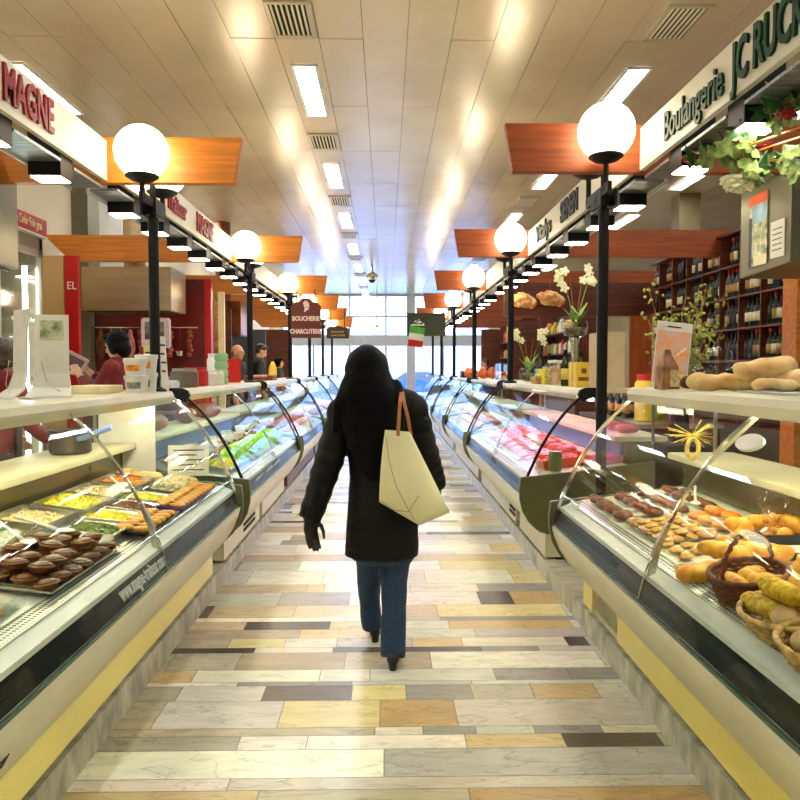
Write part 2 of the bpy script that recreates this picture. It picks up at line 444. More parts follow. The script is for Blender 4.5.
# ------------------------------------------------------------------ outside
ASPH = mat('sky_tinted_asphalt', (0.18, 0.25, 0.42), 0.8, 0, 3, 0.2)  # blue put into the road colour so the far ceiling reflects sky tone
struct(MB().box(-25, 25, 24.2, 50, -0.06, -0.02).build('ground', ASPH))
bt = thing('building', 'sky-tinted building facade across the street behind the far glass wall', 'building', (0, 44, 0))
MB().box(-22, 22, 44, 50, -0.02, 14).build('wall', mat('facade', (0.30, 0.44, 0.85), 0.8, 0, 0.4, 0.1), bt)  # blue skylight put into the wall colour to tint the ceiling's reflection
for i in range(-6, 7):
    for z in (1.0, 4.6, 8.2):
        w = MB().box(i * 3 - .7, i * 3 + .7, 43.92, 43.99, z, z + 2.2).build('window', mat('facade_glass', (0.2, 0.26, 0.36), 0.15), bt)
def car(x, y, col, lab):
    t = thing('car', lab, 'car', (x, y, -0.02)); m = MB()
    prof = [(-2.0, .35), (-2.05, .7), (-1.9, .85), (-1.2, .95), (-.6, 1.42), (.7, 1.45), (1.4, .98), (1.95, .9), (2.1, .6), (2.05, .35)]
    m.prism([(a, b) for a, b in prof], y - .8, y + .8, 'y'); m.v = [Vector((v.x + x, v.y, v.z - .02)) for v in m.v]
    m.build('body', mat('paint_' + str(col), col, 0.2, 0.3, coat=1), t, bevel=0.05)
    w = MB().prism([(x - 1.05, .95), (x - .55, 1.35), (x + .65, 1.37), (x + 1.2, .97)], y - .83, y + .83, 'y').build('window', mat('car_glass', (0.05, 0.07, 0.1), 0.05), t)
    for dx in (-1.3, 1.3):
        for dy in (-.8, .8):
            MB().tube([(x + dx, y + dy - .1, .31), (x + dx, y + dy + .1, .31)], 0.33, 18).build('wheel', BLACK, t, True)
car(1.6, 39, (0.02, 0.08, 0.35), 'blue car parked in the street behind the far glass wall')
car(-5.2, 37.5, (0.5, 0.52, 0.55), 'silver car parked in the street left of the blue car')
# ------------------------------------------------------------------ beams, fascias, lamp posts, downlights
YL = [4.7, 8.05, 11.4, 14.3, 17.3, 20.2]; YR = [4.4, 7.65, 10.8, 14.0, 17.2, 20.4]
def beam(side, y, i):
    if side < 0: xs = [(-0.92, 3.0), (-3.75, 3.0), (-3.45, 2.71), (-0.965, 2.71)]
    else: xs = [(0.715, 3.0), (4.05, 3.0), (4.0, 2.71), (0.765, 2.71)]
    o = MB().prism(xs, y - .03, y + .03, 'y').build('wooden_beam', WOOD if side < 0 else mat('shaded_veneer', lin(158, 74, 24), 0.45, 0, 3, 0.2, stretch=(0.8, 8, 14)), bevel=0.003)  # same veneer; dim light on the right side is put into its colour
    tag(o, '%s flat %s wooden beam crossing above the %s stalls' % (ordn(i), 'orange' if side < 0 else 'shade-darkened', 'left' if side < 0 else 'right'), 'beam', 'wooden beams above the stalls')
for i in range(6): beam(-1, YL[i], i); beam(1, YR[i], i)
def lamp(zb, gx=0.0, gz=-0.012, dys=(-0.2, 0.2)):
    t = thing('lamp_post', '', 'lamp post')
    MB().tube([(0, 0, zb), (0, 0, 2.5)], 0.033, 14).build('pole', BLACK, t, True)
    MB().lathe([(0.07, zb), (0.07, zb + .012), (0.036, zb + .03)], n=18).build('base_plate', BLACK, t, True)
    MB().tube([(0, 0, 2.5), (0, 0, 2.7)], 0.02, 10).build('neck', BLACK, t)
    m = MB(); m.box(gx - 0.012, gx + 0.012, -0.23, 0.23, 2.55, 2.61); m.box(-0.05, -0.035, -0.1, 0.1, 2.5, 2.6); m.box(0.035, 0.05, -0.1, 0.1, 2.5, 2.6); m.box(-.05, .05, -.02, .02, 2.52, 2.58)
    m.build('arm', BLACK, t)
    for dy in dys:
        MB().tube([(gx, dy, 2.57), (gx, dy, 2.7 + gz)], 0.016, 10).build('stem', BLACK, t)
        ds = MB().lathe([(0.02, 2.68), (0.07, 2.695), (0.1, 2.715), (0.1, 2.725), (0.0, 2.725)], (gx, dy, gz), 24).build('dish', BLACK, t, True)
        MB().ball((gx, dy, 2.865 + gz), 0.164, 28, 18).build('globe', GLOBE, ds, 'all')
    return t
P1 = lamp(1.381); P2 = lamp(0.131, -0.035, 0.05, (-0.15, 0.21)); P3 = lamp(1.381, -0.035, 0.01, (-0.17, 0.21))
lp = 'black lamp post with glowing white globes beside the %s stalls'
for i in range(6):
    lab = '%s black lamp post with white globe on the left of the aisle' % ordn(i)
    if i == 0: o = P1; o.location = (-1.495, YL[0], 0); o['label'] = lab; o['group'] = 'globe lamp posts'
    else: dup(P1, (-1.51, YL[i], 0), None, lab, 'globe lamp posts')
for i in range(6):
    lab = '%s black lamp post with white globe on the right of the aisle' % ordn(i)
    if i == 0: o = P2; o.location = (1.325, YR[0], 0); o['label'] = lab; o['group'] = 'globe lamp posts'
    elif i == 1: o = P3; o.location = (1.325, YR[1], 0); o['label'] = lab; o['group'] = 'globe lamp posts'
    else: dup(P3, (1.325, YR[i], 0), None, lab, 'globe lamp posts')
FAS = mat('fascia_board', lin(222, 214, 190), 0.45, 0, 2, 0.05)
GRIL = mat('soffit_grille', lin(150, 155, 158), 0.4, 0.5, 60, 0.3, stretch=(0.1, 1, 1))
def boxpos(s, k, y1):
    st = (YL if s < 0 else YR)[k - 1] + .42 if k else (2.15 if s < 0 else 1.9)
    return [st + .67 * j for j in range(6) if st + .67 * j < y1 - .1 and st + .67 * j > 2.3]
def bay(side, k):
    YY = YL if side < 0 else YR
    y0 = (YY[k - 1] + .035) if k else 1.2
    y1 = YY[k] - .035
    X = (1.77 if k == 0 else 1.70) if side < 0 else (1.53 if k == 0 else 1.497)
    s = side; boxys = boxpos(s, k, y1)
    t = thing('sign_board', '', 'sign board', (s * X, (y0 + y1) / 2, 2.71))
    t['group'] = 'fascia boards above the stalls'
    MB().box(min(s * X, s * (X + .03)), max(s * X, s * (X + .03)), y0, y1, 2.72, 2.97).build('board', FAS, t)
    a, b = s * (X + .03), s * (X + .21)
    yy = y0
    for c in list(boxys) + [None]:
        e = y1 if c is None else c - .085
        if e > yy + .02: MB().box(min(a, b), max(a, b), yy, e, 2.675, 2.69).build('soffit_grille', GRIL, t)
        yy = (c or 0) + .085
    MB().box(min(b + s * .011, b + s * .025), max(b + s * .011, b + s * .025), y0, y1, 2.66, 2.72).build('edge_trim', WHITE, t)
    return t, X, y0, y1
labs = {(-1, 0): 'cream fascia board with red letters MAGNE at top left', (-1, 1): 'second cream fascia board on the left with red lettering',
        (1, 0): 'cream fascia board with green Boulangerie lettering at top right', (1, 1): 'second cream fascia board on the right with dark lettering'}
box = thing('downlight', '', 'downlight')
MB().box(-.09, .09, -.08, .08, 0, 0.38).build('housing', BLACK, box, bevel=0.003)
MB().box(-.08, .08, -.07, .07, -0.006, 0.0).build('lens', SPOT, box)
first = True
for s in (-1, 1):
    n = 0
    for k in range(6):
        t, X, y0, y1 = bay(s, k)
        w = 'left' if s < 0 else 'right'
        t['label'] = labs.get((s, k), 'plain cream fascia board, %s along the %s stalls' % (ordn(k), w))
        f = [c for c in t.children if c.name.startswith('board')][0]; x = s * (X - 0.004)
        if (s, k) == (-1, 0):
            text('MAGNE', 'lettering', REDT, f, (x, 3.66, 2.845), 0.235, RL, 0.62, 0.02, 'CENTER', 0.006)
        if (s, k) == (-1, 1):
            text('Traiteur', 'lettering', REDT, f, (x, 5.93, 2.845), 0.2, RL, 0.8, 0.02, 'CENTER', 0.005)
            text('MAGNE', 'lettering', REDT, f, (x, 6.85, 2.845), 0.235, RL, 0.75, 0.02, 'CENTER', 0.006)
        if (s, k) == (1, 0):
            text('Boulangerie', 'lettering', GREENT, f, (x, 3.62, 2.835), 0.215, RR, 0.68, 0.02, 'CENTER', 0.003)
            text('JC RUCK', 'lettering', GREENT, f, (x, 2.91, 2.845), 0.25, RR, 0.57, 0.02, 'CENTER', 0.006)
        if (s, k) == (1, 1):
            text('Vitalys', 'lettering', INK, f, (x, 6.85, 2.845), 0.22, RR, 1.1, 0.02, 'CENTER', 0.004)
            text('SIENEN', 'lettering', INK, f, (x, 5.9, 2.845), 0.235, RR, 0.72, 0.02, 'CENTER', 0.007)
        for yy in boxpos(s, k, y1):
            lab = '%s small black box downlight behind the %s fascia boards' % (ordn(n) if n < 10 else 'far (%s)' % ordn(n), w)
            lab = lab.replace('far (', '').replace(')', '')
            loc = (s * (X + .125), yy, 2.60)
            if first: o = box; o.location = loc; o['label'] = lab; o['group'] = 'box downlights along the fascias'; first = False
            else: dup(box, loc, None, lab, 'box downlights along the fascias')
            n += 1
# ------------------------------------------------------------------ world: bright overcast day outside
wd = bpy.data.worlds.new('sky'); SC.world = wd; wd.use_nodes = True
nt = wd.node_tree; bg = nt.nodes['Background']
sky = nt.nodes.new('ShaderNodeTexSky'); sky.sky_type = 'NISHITA'; sky.sun_disc = False; sky.sun_elevation = math.radians(40); sky.sun_rotation = math.radians(200)
nt.links.new(sky.outputs[0], bg.inputs[0]); bg.inputs[1].default_value = 1.5
SC.view_settings.view_transform = 'Standard'; SC.view_settings.look = 'None'; SC.view_settings.gamma = 1.0
SC.view_settings.use_curve_mapping = False; SC.view_settings.exposure = 0.75
# ------------------------------------------------------------------ curved glass display cases
GP = [(1.425, 1.345), (1.31, 1.235), (1.205, 1.10), (1.125, .97), (1.062, .84), (1.015, .73), (.985, .615)]
def smooth_curve(P, n=5):
    out = []
    for i in range(len(P) - 1):
        p0, p1, p2, p3 = P[max(i - 1, 0)], P[i], P[i + 1], P[min(i + 2, len(P) - 1)]
        for k in range(n):
            t = k / n
            out.append(tuple(0.5 * (2 * b + (c - a) * t + (2 * a - 5 * b + 4 * c - d) * t * t + (3 * b - a - 3 * c + d) * t ** 3) for a, b, c, d in zip(p0, p1, p2, p3)))
    return out + [P[-1]]
GC = smooth_curve(GP, 3)
def offc(P, d):
    out = []
    for i, (x, z) in enumerate(P):
        a = P[max(i - 1, 0)]; b = P[min(i + 1, len(P) - 1)]
        tx, tz = b[0] - a[0], b[1] - a[1]; L = math.hypot(tx, tz)
        out.append((x - tz / L * d, z + tx / L * d))
    return out
PERF = None
def perf_mat():
    m = bpy.data.materials.new('perforated_steel'); m.use_nodes = True; nt = m.node_tree; L = nt.links
    b = nt.nodes['Principled BSDF']; b.inputs['Metallic'].default_value = 0.5; b.inputs['Roughness'].default_value = 0.35
    tc = nt.nodes.new('ShaderNodeTexCoord')
    v = nt.nodes.new('ShaderNodeTexVoronoi'); v.inputs['Randomness'].default_value = 0.0; v.inputs['Scale'].default_value = 55
    L.new(tc.outputs['Object'], v.inputs['Vector'])
    r = nt.nodes.new('ShaderNodeMath'); r.operation = 'GREATER_THAN'; r.inputs[1].default_value = 0.40; L.new(v.outputs['Distance'], r.inputs[0])
    mx = nt.nodes.new('ShaderNodeMix'); mx.data_type = 'RGBA'; mx.inputs[6].default_value = (0.03, 0.03, 0.025, 1); mx.inputs[7].default_value = (0.6, 0.6, 0.52, 1)
    L.new(r.outputs[0], mx.inputs[0]); L.new(mx.outputs[2], b.inputs['Base Color']); return m
PERFM = perf_mat()
STRIP = mat('dark_front_strip', (0.006, 0.007, 0.005), 0.3, spec=0.2)
def deckz(x): return 0.755 + (abs(x) - 1.14) * 0.13
def display_case(side, y0, y1, label, seams, light=CASEW, base=YELLOW, base_segs=None, deckm=None, group='curved glass display cases', topx=1.85, caps=True, frontm=None, dz=0.0):
    s = side
    t = thing('display_case', label, 'display case', (s * 1.45, (y0 + y1) / 2, 0.131), group)
    def bx(xa, xb, ya, yb, za, zb): return MB().box(min(s * xa, s * xb), max(s * xa, s * xb), ya, yb, za, zb)
    for a, b in (base_segs or [(y0 + .02, y1 - .02)]):
        bx(1.165, 1.95, a, b, .15, .332).build('base_panel', base, t)
    bx(1.25, 1.9, y0 + .03, y1 - .03, .131, .15).build('foot', BLACK, t)
    body = [(.985, .612), (.979, .59), (.992, .54), (1.025, .46), (1.075, .38), (1.12, .333), (1.95, .333), (1.95, .70), (1.06, .70), (1.06, .612)]
    MB().prism(body, y0, y1, 'y', s).build('bumper', frontm or CREAM, t, 'auto')
    MB().prism([(1.0, .613), (1.04, .69), (1.058, .69), (1.058, .613)], y0 + .005, y1 - .005, 'y', s).build('front_strip', STRIP, t)
    MB().prism([(1.028, .69), (1.026, .712), (1.08, .735), (1.085, .70), (1.06, .69)], y0 + .005, y1 - .005, 'y', s).build('rail', WHITE, t)
    MB().prism([(1.08, .701), (1.08, .742), (1.145, .752), (1.145, .701)], y0 + .01, y1 - .01, 'y', s).build('air_grille', PERFM, t)
    MB().prism([(1.145, .701), (1.145, .755), (1.75, .833), (1.75, .701)], y0 + .01, y1 - .01, 'y', s).build('deck', deckm or CREAM, t)
    MB().prism([(1.75, .70), (1.75, 1.0), (1.79, 1.0), (1.95, .98), (1.95, .70)], y0 + .01, y1 - .01, 'y', s).build('back_panel', mat('back_steel', lin(128, 122, 84), 0.25, 0.5, 2, 0.25), t)
    bx(1.66, 2.05, y0, y1, 1.0, 1.035).build('work_shelf', mat('stone_shelf', lin(205, 198, 165), 0.35, 0, 3, 0.12), t, bevel=0.004)
    # top shelf with rounded front rail
    tp = [(1.425, 1.30), (1.412, 1.345), (1.425, 1.375), (1.45, 1.382), (topx, 1.382), (topx, 1.355), (1.46, 1.352), (1.455, 1.30)]
    tp = [(a, b + dz) for a, b in tp]
    MB().prism(tp, y0, y1, 'y', s).build('top_shelf', CREAM, t)
    MB().prism([(.979, .606), (.979, .618), (.992, .618), (.992, .613)], y0 + .004, y1 - .004, 'y', s).build('glass_edge', mat('green_glass_edge', lin(48, 84, 66), .2), t)
    # sheets of curved glass between seams
    ys = [y0 + .006] + list(seams) + [y1 - .006]
    glass = [p for p in GC]; inner = offc(glass, 0.006 if True else 0)
    for a, b in zip(ys[:-1], ys[1:]):
        MB().prism(glass + inner[::-1], a + .002, b - .002, 'y', s).build('glass_panel', GLASS, t, 'auto')
    for y in seams:
        o1 = offc(glass, 0.004); o2 = offc(glass, 0.016)
        MB().prism(o1 + o2[::-1], y - .007, y + .007, 'y', s).build('seam_profile', CHROME, t)
        lo = [(1.02, .70), (1.05, .82), (1.10, .92), (1.115, .92), (1.075, .82), (1.05, .70)]
        MB().prism(lo, y - .012, y + .012, 'y', s).build('glass_bracket', STEEL, t)
    for y, d in ((y0, 1), (y1, -1)):
        ya, yb = (y, y + .008) if d > 0 else (y - .008, y)
        side_poly = glass + [(1.02, .70), (1.75, .84), (1.75, 1.0), (1.66, 1.036), (1.66, 1.3), (1.5, 1.345)]
        MB().prism([(x * 1.0, z) for x, z in offc(side_poly[:len(glass)], 0.001)] + side_poly[len(glass):], ya, yb, 'y', s).build('end_glass', GLASS, t)
        o1 = offc(glass, -0.004); o2 = offc(glass, 0.014)
        MB().prism(o1 + o2[::-1], ya - .006, yb + .006, 'y', s).build('rim', BLACK if caps else CHROME, t)
        ep = [(.972, .745), (.962, .66), (.965, .58), (.985, .50), (1.03, .42), (1.09, .362), (1.16, .33), (1.95, .33), (1.95, .86), (1.5, .80)]
        yc, yd = (y - .028, y - .001) if d > 0 else (y + .001, y + .028)
        MB().prism(ep, yc, yd, 'y', s).build('end_panel', OLIVE, t, 'auto', bevel=0.004)
        if caps:
            cp = [(1.41, 1.29), (1.385, 1.34), (1.40, 1.375), (1.44, 1.392), (1.53, 1.392), (1.53, 1.33)]
            MB().prism(cp, y - .018, y + .018, 'y', s).build('corner_cap', BLACK, t)
        bx(1.93, 1.95, y - .01 if d < 0 else y, y if d < 0 else y + .01, .98, 1.355 + dz).build('upright', STEEL, t)
    lt = MB().tube([(s * 1.51, y0 + .06, 1.305 + dz), (s * 1.51, y1 - .06, 1.305 + dz)], 0.013, 10).build('light_tube', light, t, True)
    n = max(1, int(y1 - y0))
    for yy in ([y0 + (y1 - y0) * (i + .5) / n for i in range(n)]):
        bx(1.50, 1.52, yy - .02, yy + .02, 1.30, 1.352 + dz).build('tube_holder', WHITE, lt)
    
    return t
CL = {}
WDECK = mat('white_ribbed_deck', lin(226, 222, 196), 0.35, 0, 40, 0.1, bump=0.4, stretch=(0.3, 2, 1))
SDECK = mat('steel_deck', (0.5, 0.5, 0.46), 0.3, 0.7, 5, 0.1)
CL[1] = display_case(-1, .3, 4.83, 'nearest curved glass display case on the left, filled with quiches and salads', [1.75, 3.25], CASEW, YELLOW, deckm=SDECK, caps=False)
CL[2] = display_case(-1, 5.12, 8.22, 'second display case on the left, with bright green herbs inside', [6.65], CASEC, mat('white_base', lin(224, 220, 190), 0.4), [(5.15, 6.6), (6.75, 8.2)], deckm=SDECK)
RB = mat('red_brown_base', lin(96, 42, 30), 0.4)
CL[3] = display_case(-1, 8.45, 11.55, 'third display case on the left, with pink meat behind curved glass', [10.0], CASEC, RB)
CL[4] = display_case(-1, 11.75, 14.55, 'fourth display case on the left, narrow in the distance', [12.7, 13.6], CASEC, RB)
CL[5] = display_case(-1, 14.75, 17.6, 'fifth display case on the left under pink light', [16.1], CASEP, RB)
CL[6] = display_case(-1, 17.8, 21.0, 'farthest display case on the left', [19.4], CASEC, RB)
CRR = {}
CRR[1] = display_case(1, .3, 4.2, 'nearest curved glass display case on the right, filled with bread and pastries', [1.2, 2.78], CASEW, YELLOW, [(.32, 3.56), (4.0, 4.18)], deckm=WDECK, caps=False, dz=.037)
CRR[2] = display_case(1, 5.18, 8.75, 'second display case on the right, with meat under pink light', [6.8], CASEP, CREAM, [(5.2, 6.2), (6.4, 8.7)], deckm=WDECK)
CRR[3] = display_case(1, 9.0, 12.0, 'third display case on the right, reflecting white daylight', [10.5], CASEC, CREAM)
CRR[4] = display_case(1, 12.4, 15.4, 'fourth display case on the right, in the distance', [13.9], CASEC, CREAM)
CRR[5] = display_case(1, 15.7, 18.6, 'fifth display case on the right, in the distance', [17.1], CASEC, CREAM)
CRR[6] = display_case(1, 18.8, 21.4, 'farthest display case on the right', [20.1], CASEC, CREAM)
# black inner edge caps at the aisle end of case 2 and vent slots, lettering on the near left case
t = CL[1]
text('www.magne-traiteur.com', 'lettering', WHITE, t, (-1.012, 3.0, .66), 0.085, (PI / 2 - 0.45, 0, PI / 2), 0.62, 0.003, 'CENTER', 0.001)
text('linergy', 'lettering', INK, t, (-1.0, 1.83, .50), 0.045, (PI / 2 + 0.4, 0, PI / 2), 0.9, 0.003, 'CENTER')
t = CL[2]
MB().box(-1.163, -1.158, 5.85, 6.35, .20, .225).box(-1.163, -1.158, 5.85, 6.35, .245, .27).build('vent_slot', DARK, t)
for yy in (5.75, 6.25, 6.7):
    MB().obox((-1.017, yy, .655), (.004, .28, .05), ry=0.42).build('shelf_label', PAPER, t)
t = CRR[2]
MB().box(1.158, 1.163, 6.42, 6.7, .20, .225).box(1.158, 1.163, 6.42, 6.7, .245, .27).build('vent_slot', DARK, t)
MB().obox((1.016, 6.95, .655), (.004, .36, .07), ry=-0.42).build('red_label', REDP, t)
# open recess with ribbed grille under the near right case
t = CRR[1]
m = MB(); m.box(1.17, 1.19, 3.57, 3.99, .15, .18); m.box(1.17, 1.19, 3.57, 3.99, .30, .33)
for i in range(11): m.obox((1.18, 3.60 + i * .036, .235), (.02, .012, .12), rx=0.3)
m.build('vent_grille', CREAM, t)
MB().box(1.35, 1.36, 3.57, 3.99, .15, .33).build('recess_back', DARK, t)
# price card and small tag near the end of right case, thermometer on its glass
th = MB().lathe([(0.0, 0), (0.05, 0), (0.05, 0.012), (0, 0.012)], n=20, sy=2.2).build('tmp', WHITE)
th.name = 'thermometer'; th.data.name = 'thermometer'
th.parent = t
M = Matrix.Translation(Vector((1.335, 2.60, 1.25)) - ppos(t)) @ Matrix.Rotation(-0.78, 4, 'Y') @ Matrix.Rotation(0.0, 4, 'Z') @ Matrix.Diagonal((.8, .8, 1, 1))
th.data.transform(M); th.location = (0, 0, 0)
# ------------------------------------------------------------------ food and goods: prototypes (kept far below, each is the first of its kind)
SL = 0.129
def put(o, s, x, y, h=0, rz=0, label=None, group=None, first=None, cat=None, scale=None, rx=0):
    """copy of a prototype laid on the sloping deck of a case"""
    c = dup(o, (s * x, y, deckz(x) + h), None, label, group, scale)
    c.rotation_euler = (rx, -s * SL, rz)
    return c
class Proto:
    """first use moves the prototype itself, later uses copy it"""
    def __init__(s, o): s.o = o; s.used = False
    def at(s, loc, rot=(0, 0, 0), label=None, group=None, scale=None):
        if not s.used: c = s.o; s.used = True
        else: c = dup(s.o)
        c.location = loc; c.rotation_euler = rot
        c.scale = (1, 1, 1) if scale is None else (scale if isinstance(scale, (tuple, list)) else (scale,) * 3)
        if label: c['label'] = label
        if group: c['group'] = group
        elif 'group' in c: del c['group']
        return c
    def deck(s, side, x, y, rz=0, h=0, **k): return s.at((side * x, y, deckz(x) + h), (0, -side * SL, rz), **k)
def lump(parts, m, name, cat, voxel=0.006, n_amt=0.002, n_sc=30, smooth=4):
    mb = MB()
    for c, r in parts: mb.ball(c, r, 12, 8)
    o = fused(mb, name, m, None, voxel, smooth, n_amt, n_sc)
    # origin to base
    return tag(o, '', cat)
CRUST = mat('golden_crust', lin(250, 196, 60), 0.42, 0, 16, 0.3, bump=0.3, col2=lin(206, 122, 22))
CRUSTB = mat('brown_crust', lin(186, 120, 62), 0.6, 0, 14, 0.3, bump=0.5, col2=lin(232, 206, 158))
FLOUR = mat('floured_crust', lin(246, 222, 160), 0.75, 0, 12, 0.3, bump=0.6, col2=lin(208, 158, 92))
QUI = mat('quiche_crust', lin(150, 88, 34), 0.5, 0, 30, 0.3, bump=0.3)
QTOP = mat('quiche_top', lin(56, 26, 10), 0.25, 0, 25, 0.4, col2=lin(120, 78, 40))
MEATP = mat('pink_meat', lin(214, 92, 100), 0.3, 0, 14, 0.4, bump=0.3, col2=lin(238, 176, 176))
MEATR = mat('red_meat', lin(150, 26, 30), 0.3, 0, 14, 0.4, bump=0.3, col2=lin(205, 110, 100))
MEATW = mat('pale_meat', lin(232, 190, 160), 0.35, 0, 12, 0.2, bump=0.3)
SAUS = mat('sausage_skin', lin(160, 74, 48), 0.35, 0, 18, 0.3, bump=0.3)
HAM = mat('ham_skin', lin(150, 84, 40), 0.5, 0, 8, 0.4, bump=0.4, col2=lin(84, 42, 22))
WICK = mat('dark_wicker', lin(120, 62, 24), 0.55, 0, 40, 0.3, bump=0.4)
LWICK = mat('pale_wicker', lin(206, 168, 96), 0.55, 0, 40, 0.3, bump=0.4)
LEAF = mat('leaf_green', lin(60, 110, 36), 0.5, 0, 14, 0.4, col2=lin(150, 180, 90))
LIME = mat('lime_herb', lin(196, 240, 50), 0.55, 0, 30, 0.3, bump=0.5, col2=lin(130, 190, 24))
YEL = mat('yellow_food', lin(255, 230, 60), 0.5, 0, 40, 0.25)
ORA = mat('orange_food', lin(246, 150, 36), 0.5, 0, 40, 0.25)
CRM = mat('cream_food', lin(232, 214, 160), 0.5, 0, 40, 0.25)
GRN = mat('green_food', lin(110, 140, 50), 0.5, 0, 40, 0.3)
BRN = mat('brown_food', lin(140, 90, 50), 0.5, 0, 40, 0.3)
PURP = mat('purple_tray', lin(110, 60, 150), 0.3)
BLK = mat('black_tray', (0.012, 0.012, 0.014), 0.25)
PINKC = mat('pink_card', lin(235, 130, 180), 0.5)
BLUEP = mat('blue_paper', lin(120, 150, 215), 0.5)
REDF = mat('red_goods', lin(196, 26, 20), 0.4)
TERRA = mat('orange_dish', lin(222, 96, 40), 0.35)
TAN = mat('tan_leather', lin(176, 110, 60), 0.5)
CARD = mat('cardboard', lin(206, 182, 146), 0.7, 0, 6, 0.1)
YCARD = mat('yellow_carton', lin(240, 206, 70), 0.5, 0, 5, 0.08)
BOTG = mat('dark_bottle_glass', (0.004, 0.006, 0.003), 0.15, spec=0.4)
LABEL = mat('bottle_label', lin(216, 206, 170), 0.6)
# quiche
def quiche():
    t = thing('mini_quiche', '', 'mini quiche')
    m = MB(); n = 40; rings = []
    for r, z in ((.026, 0), (.031, .003), (.036, .016), (.0425, .020), (.0435, .026), (.040, .029)):
        rings.append([((r + (.0016 if j % 2 else -.0008)) * math.cos(2 * PI * j / n), (r + (.0016 if j % 2 else -.0008)) * math.sin(2 * PI * j / n), z) for j in range(n)])
    m.loft(rings).build('crust', QUI, t, 'all')
    MB().lathe([(.040, .027), (.037, .036), (.033, .038), (.031, .034), (.027, .040), (.016, .046), (0, .048)], n=20).build('filling', QTOP, t, 'all')
    return t
Q = Proto(quiche())
def tray(w, d, h, m, name='serving_tray', wall=0.006):
    """open rectangular tray, local origin under its middle"""
    mb = MB(); a, b = w / 2, d / 2
    outer = [(-a, -b), (a, -b), (a, b), (-a, b)]
    def ring(k, z): return [(x * k if False else x - math.copysign(k, x), y - math.copysign(k, y), z) for x, y in outer]
    mb.loft([ring(.012, 0), ring(0, h), ring(-.008, h), ring(-.008, h + .003), ring(wall, h + .003), ring(.012 + wall, .004)])
    return mb.build(name, m)
ICO = None
def heap(name, label, cat, loc, w, d, h, m, size=0.012, n=170, rot=(0, 0, 0), shape='box', seed=1, group=None):
    r = random.Random(seed); mb = MB()
    # a mound below and loose pieces on it
    g = 9; vs = []
    hz = lambda u, v: h * max(0.0, (1 - abs(u) ** 2.5)) ** .5 * max(0.0, (1 - abs(v) ** 2.5)) ** .5
    for i in range(g):
        for j in range(g):
            u = -1 + 2 * i / (g - 1); v = -1 + 2 * j / (g - 1)
            vs.append((u * w / 2, v * d / 2, .004 + hz(u, v)))
    fs = [(i * g + j, (i + 1) * g + j, (i + 1) * g + j + 1, i * g + j + 1) for i in range(g - 1) for j in range(g - 1)]
    k = len(vs); vs += [(-w / 2, -d / 2, 0), (w / 2, -d / 2, 0), (w / 2, d / 2, 0), (-w / 2, d / 2, 0)]
    fs += [(k, k + 3, k + 2, k + 1)]
    mb.add(vs, fs)
    for q in range(n):
        u = r.uniform(-.93, .93); v = r.uniform(-.93, .93)
        c = (u * w / 2, v * d / 2, hz(u, v) + size * .3)
        e = (r.uniform(0, 3), r.uniform(0, 3), r.uniform(0, 3))
        dm = (size * 2.4, size * .5, size * .5) if shape == 'stick' else (size * r.uniform(.7, 1.4), size * r.uniform(.6, 1.2), size * r.uniform(.4, .9))
        if shape == 'ball': mb.ball(c, size * r.uniform(.5, .75), 6, 4)
        else: mb.obox(c, dm, e[0], e[1], e[2])
    o = bpy.data.objects.new(name, mb.mesh(name, Vector((0, 0, 0)), m)); COL.objects.link(o)
    o.location = loc; o.rotation_euler = rot
    return tag(o, label, cat, group, 'stuff')
def trayset(s, x, y, w, d, tm, fm, lab_t, lab_f, catf, nm, h=0.05, fh=0.03, size=.012, shape='box', seed=1, rz=0, lift=0):
    o = tray(w, d, h, tm); tag(o, lab_t, 'tray')
    o.location = (s * x, y, deckz(x) + .002 + lift); o.rotation_euler = (0, -s * SL, rz)
    heap(nm, lab_f, catf, (s * x, y, deckz(x) + .008 + lift), w - .04, d - .04, fh, fm, size, 170, (0, -s * SL, rz), shape, seed)
# --- left case 1
SST = mat('steel_tray', (0.62, 0.62, 0.58), 0.22, 0.85, 6, 0.08)
qt = tray(.36, .66, .012, SST); tag(qt, 'flat silver tray piled with mini quiches in the near left case', 'tray')
qt.location = (-1.30, 2.74, deckz(1.30) + .004); qt.rotation_euler = (0, SL, 0)
k = 0; r = random.Random(2)
for i in range(4):
    for j in range(7):
        x = 1.165 + i * .089; y = 2.47 + j * .0885 + (i % 2) * .02
        Q.deck(-1, x, y, rz=r.uniform(0, 3), h=.010, scale=(1, 1, .8), label='small brown round quiche in the bottom layer on the silver tray', group='mini quiches of the bottom layer')
for i in range(3):
    for j in range(6):
        if (i + j) % 4 == 3: continue
        x = 1.21 + i * .089; y = 2.52 + j * .0885
        c = Q.deck(-1, x, y, rz=r.uniform(0, 3), h=.05, scale=(1, 1, .8), label='small brown round quiche lying on top of the pile on the silver tray', group='mini quiches on top of the pile')
        c.rotation_euler[0] = r.uniform(-.08, .08)
# clear tubs at the frame edge
def tub(loc, w, d, h, m, label, rot=(0, 0, 0), name='plastic_tub'):
    o = tray(w, d, h, m, name, .003); o.location = loc; o.rotation_euler = rot; return tag(o, label, 'tub')
tub((-1.25, 2.2, deckz(1.25) + .004), .22, .24, .06, CLEAR, 'clear plastic tub of salmon pieces beside the quiche tray', (0, SL, .1))
for i, (a, b) in enumerate(((1.19, 2.16), (1.28, 2.17), (1.24, 2.25))):
    o = MB().ball((0, 0, .014), (.04, .022, .014), 12, 7).build('salmon_piece', mat('salmon', lin(240, 150, 96), 0.4, 0, 20, 0.2), None, 'all')
    tag(o, ['pale orange salmon piece at the aisle side of the clear tub', 'pale orange salmon piece at the rear of the clear tub', 'pale orange salmon piece nearest the quiches in the clear tub'][i], 'salmon')
    o.location = (-a, b, deckz(a) + .012); o.rotation_euler = (0, SL, i * 1.3)
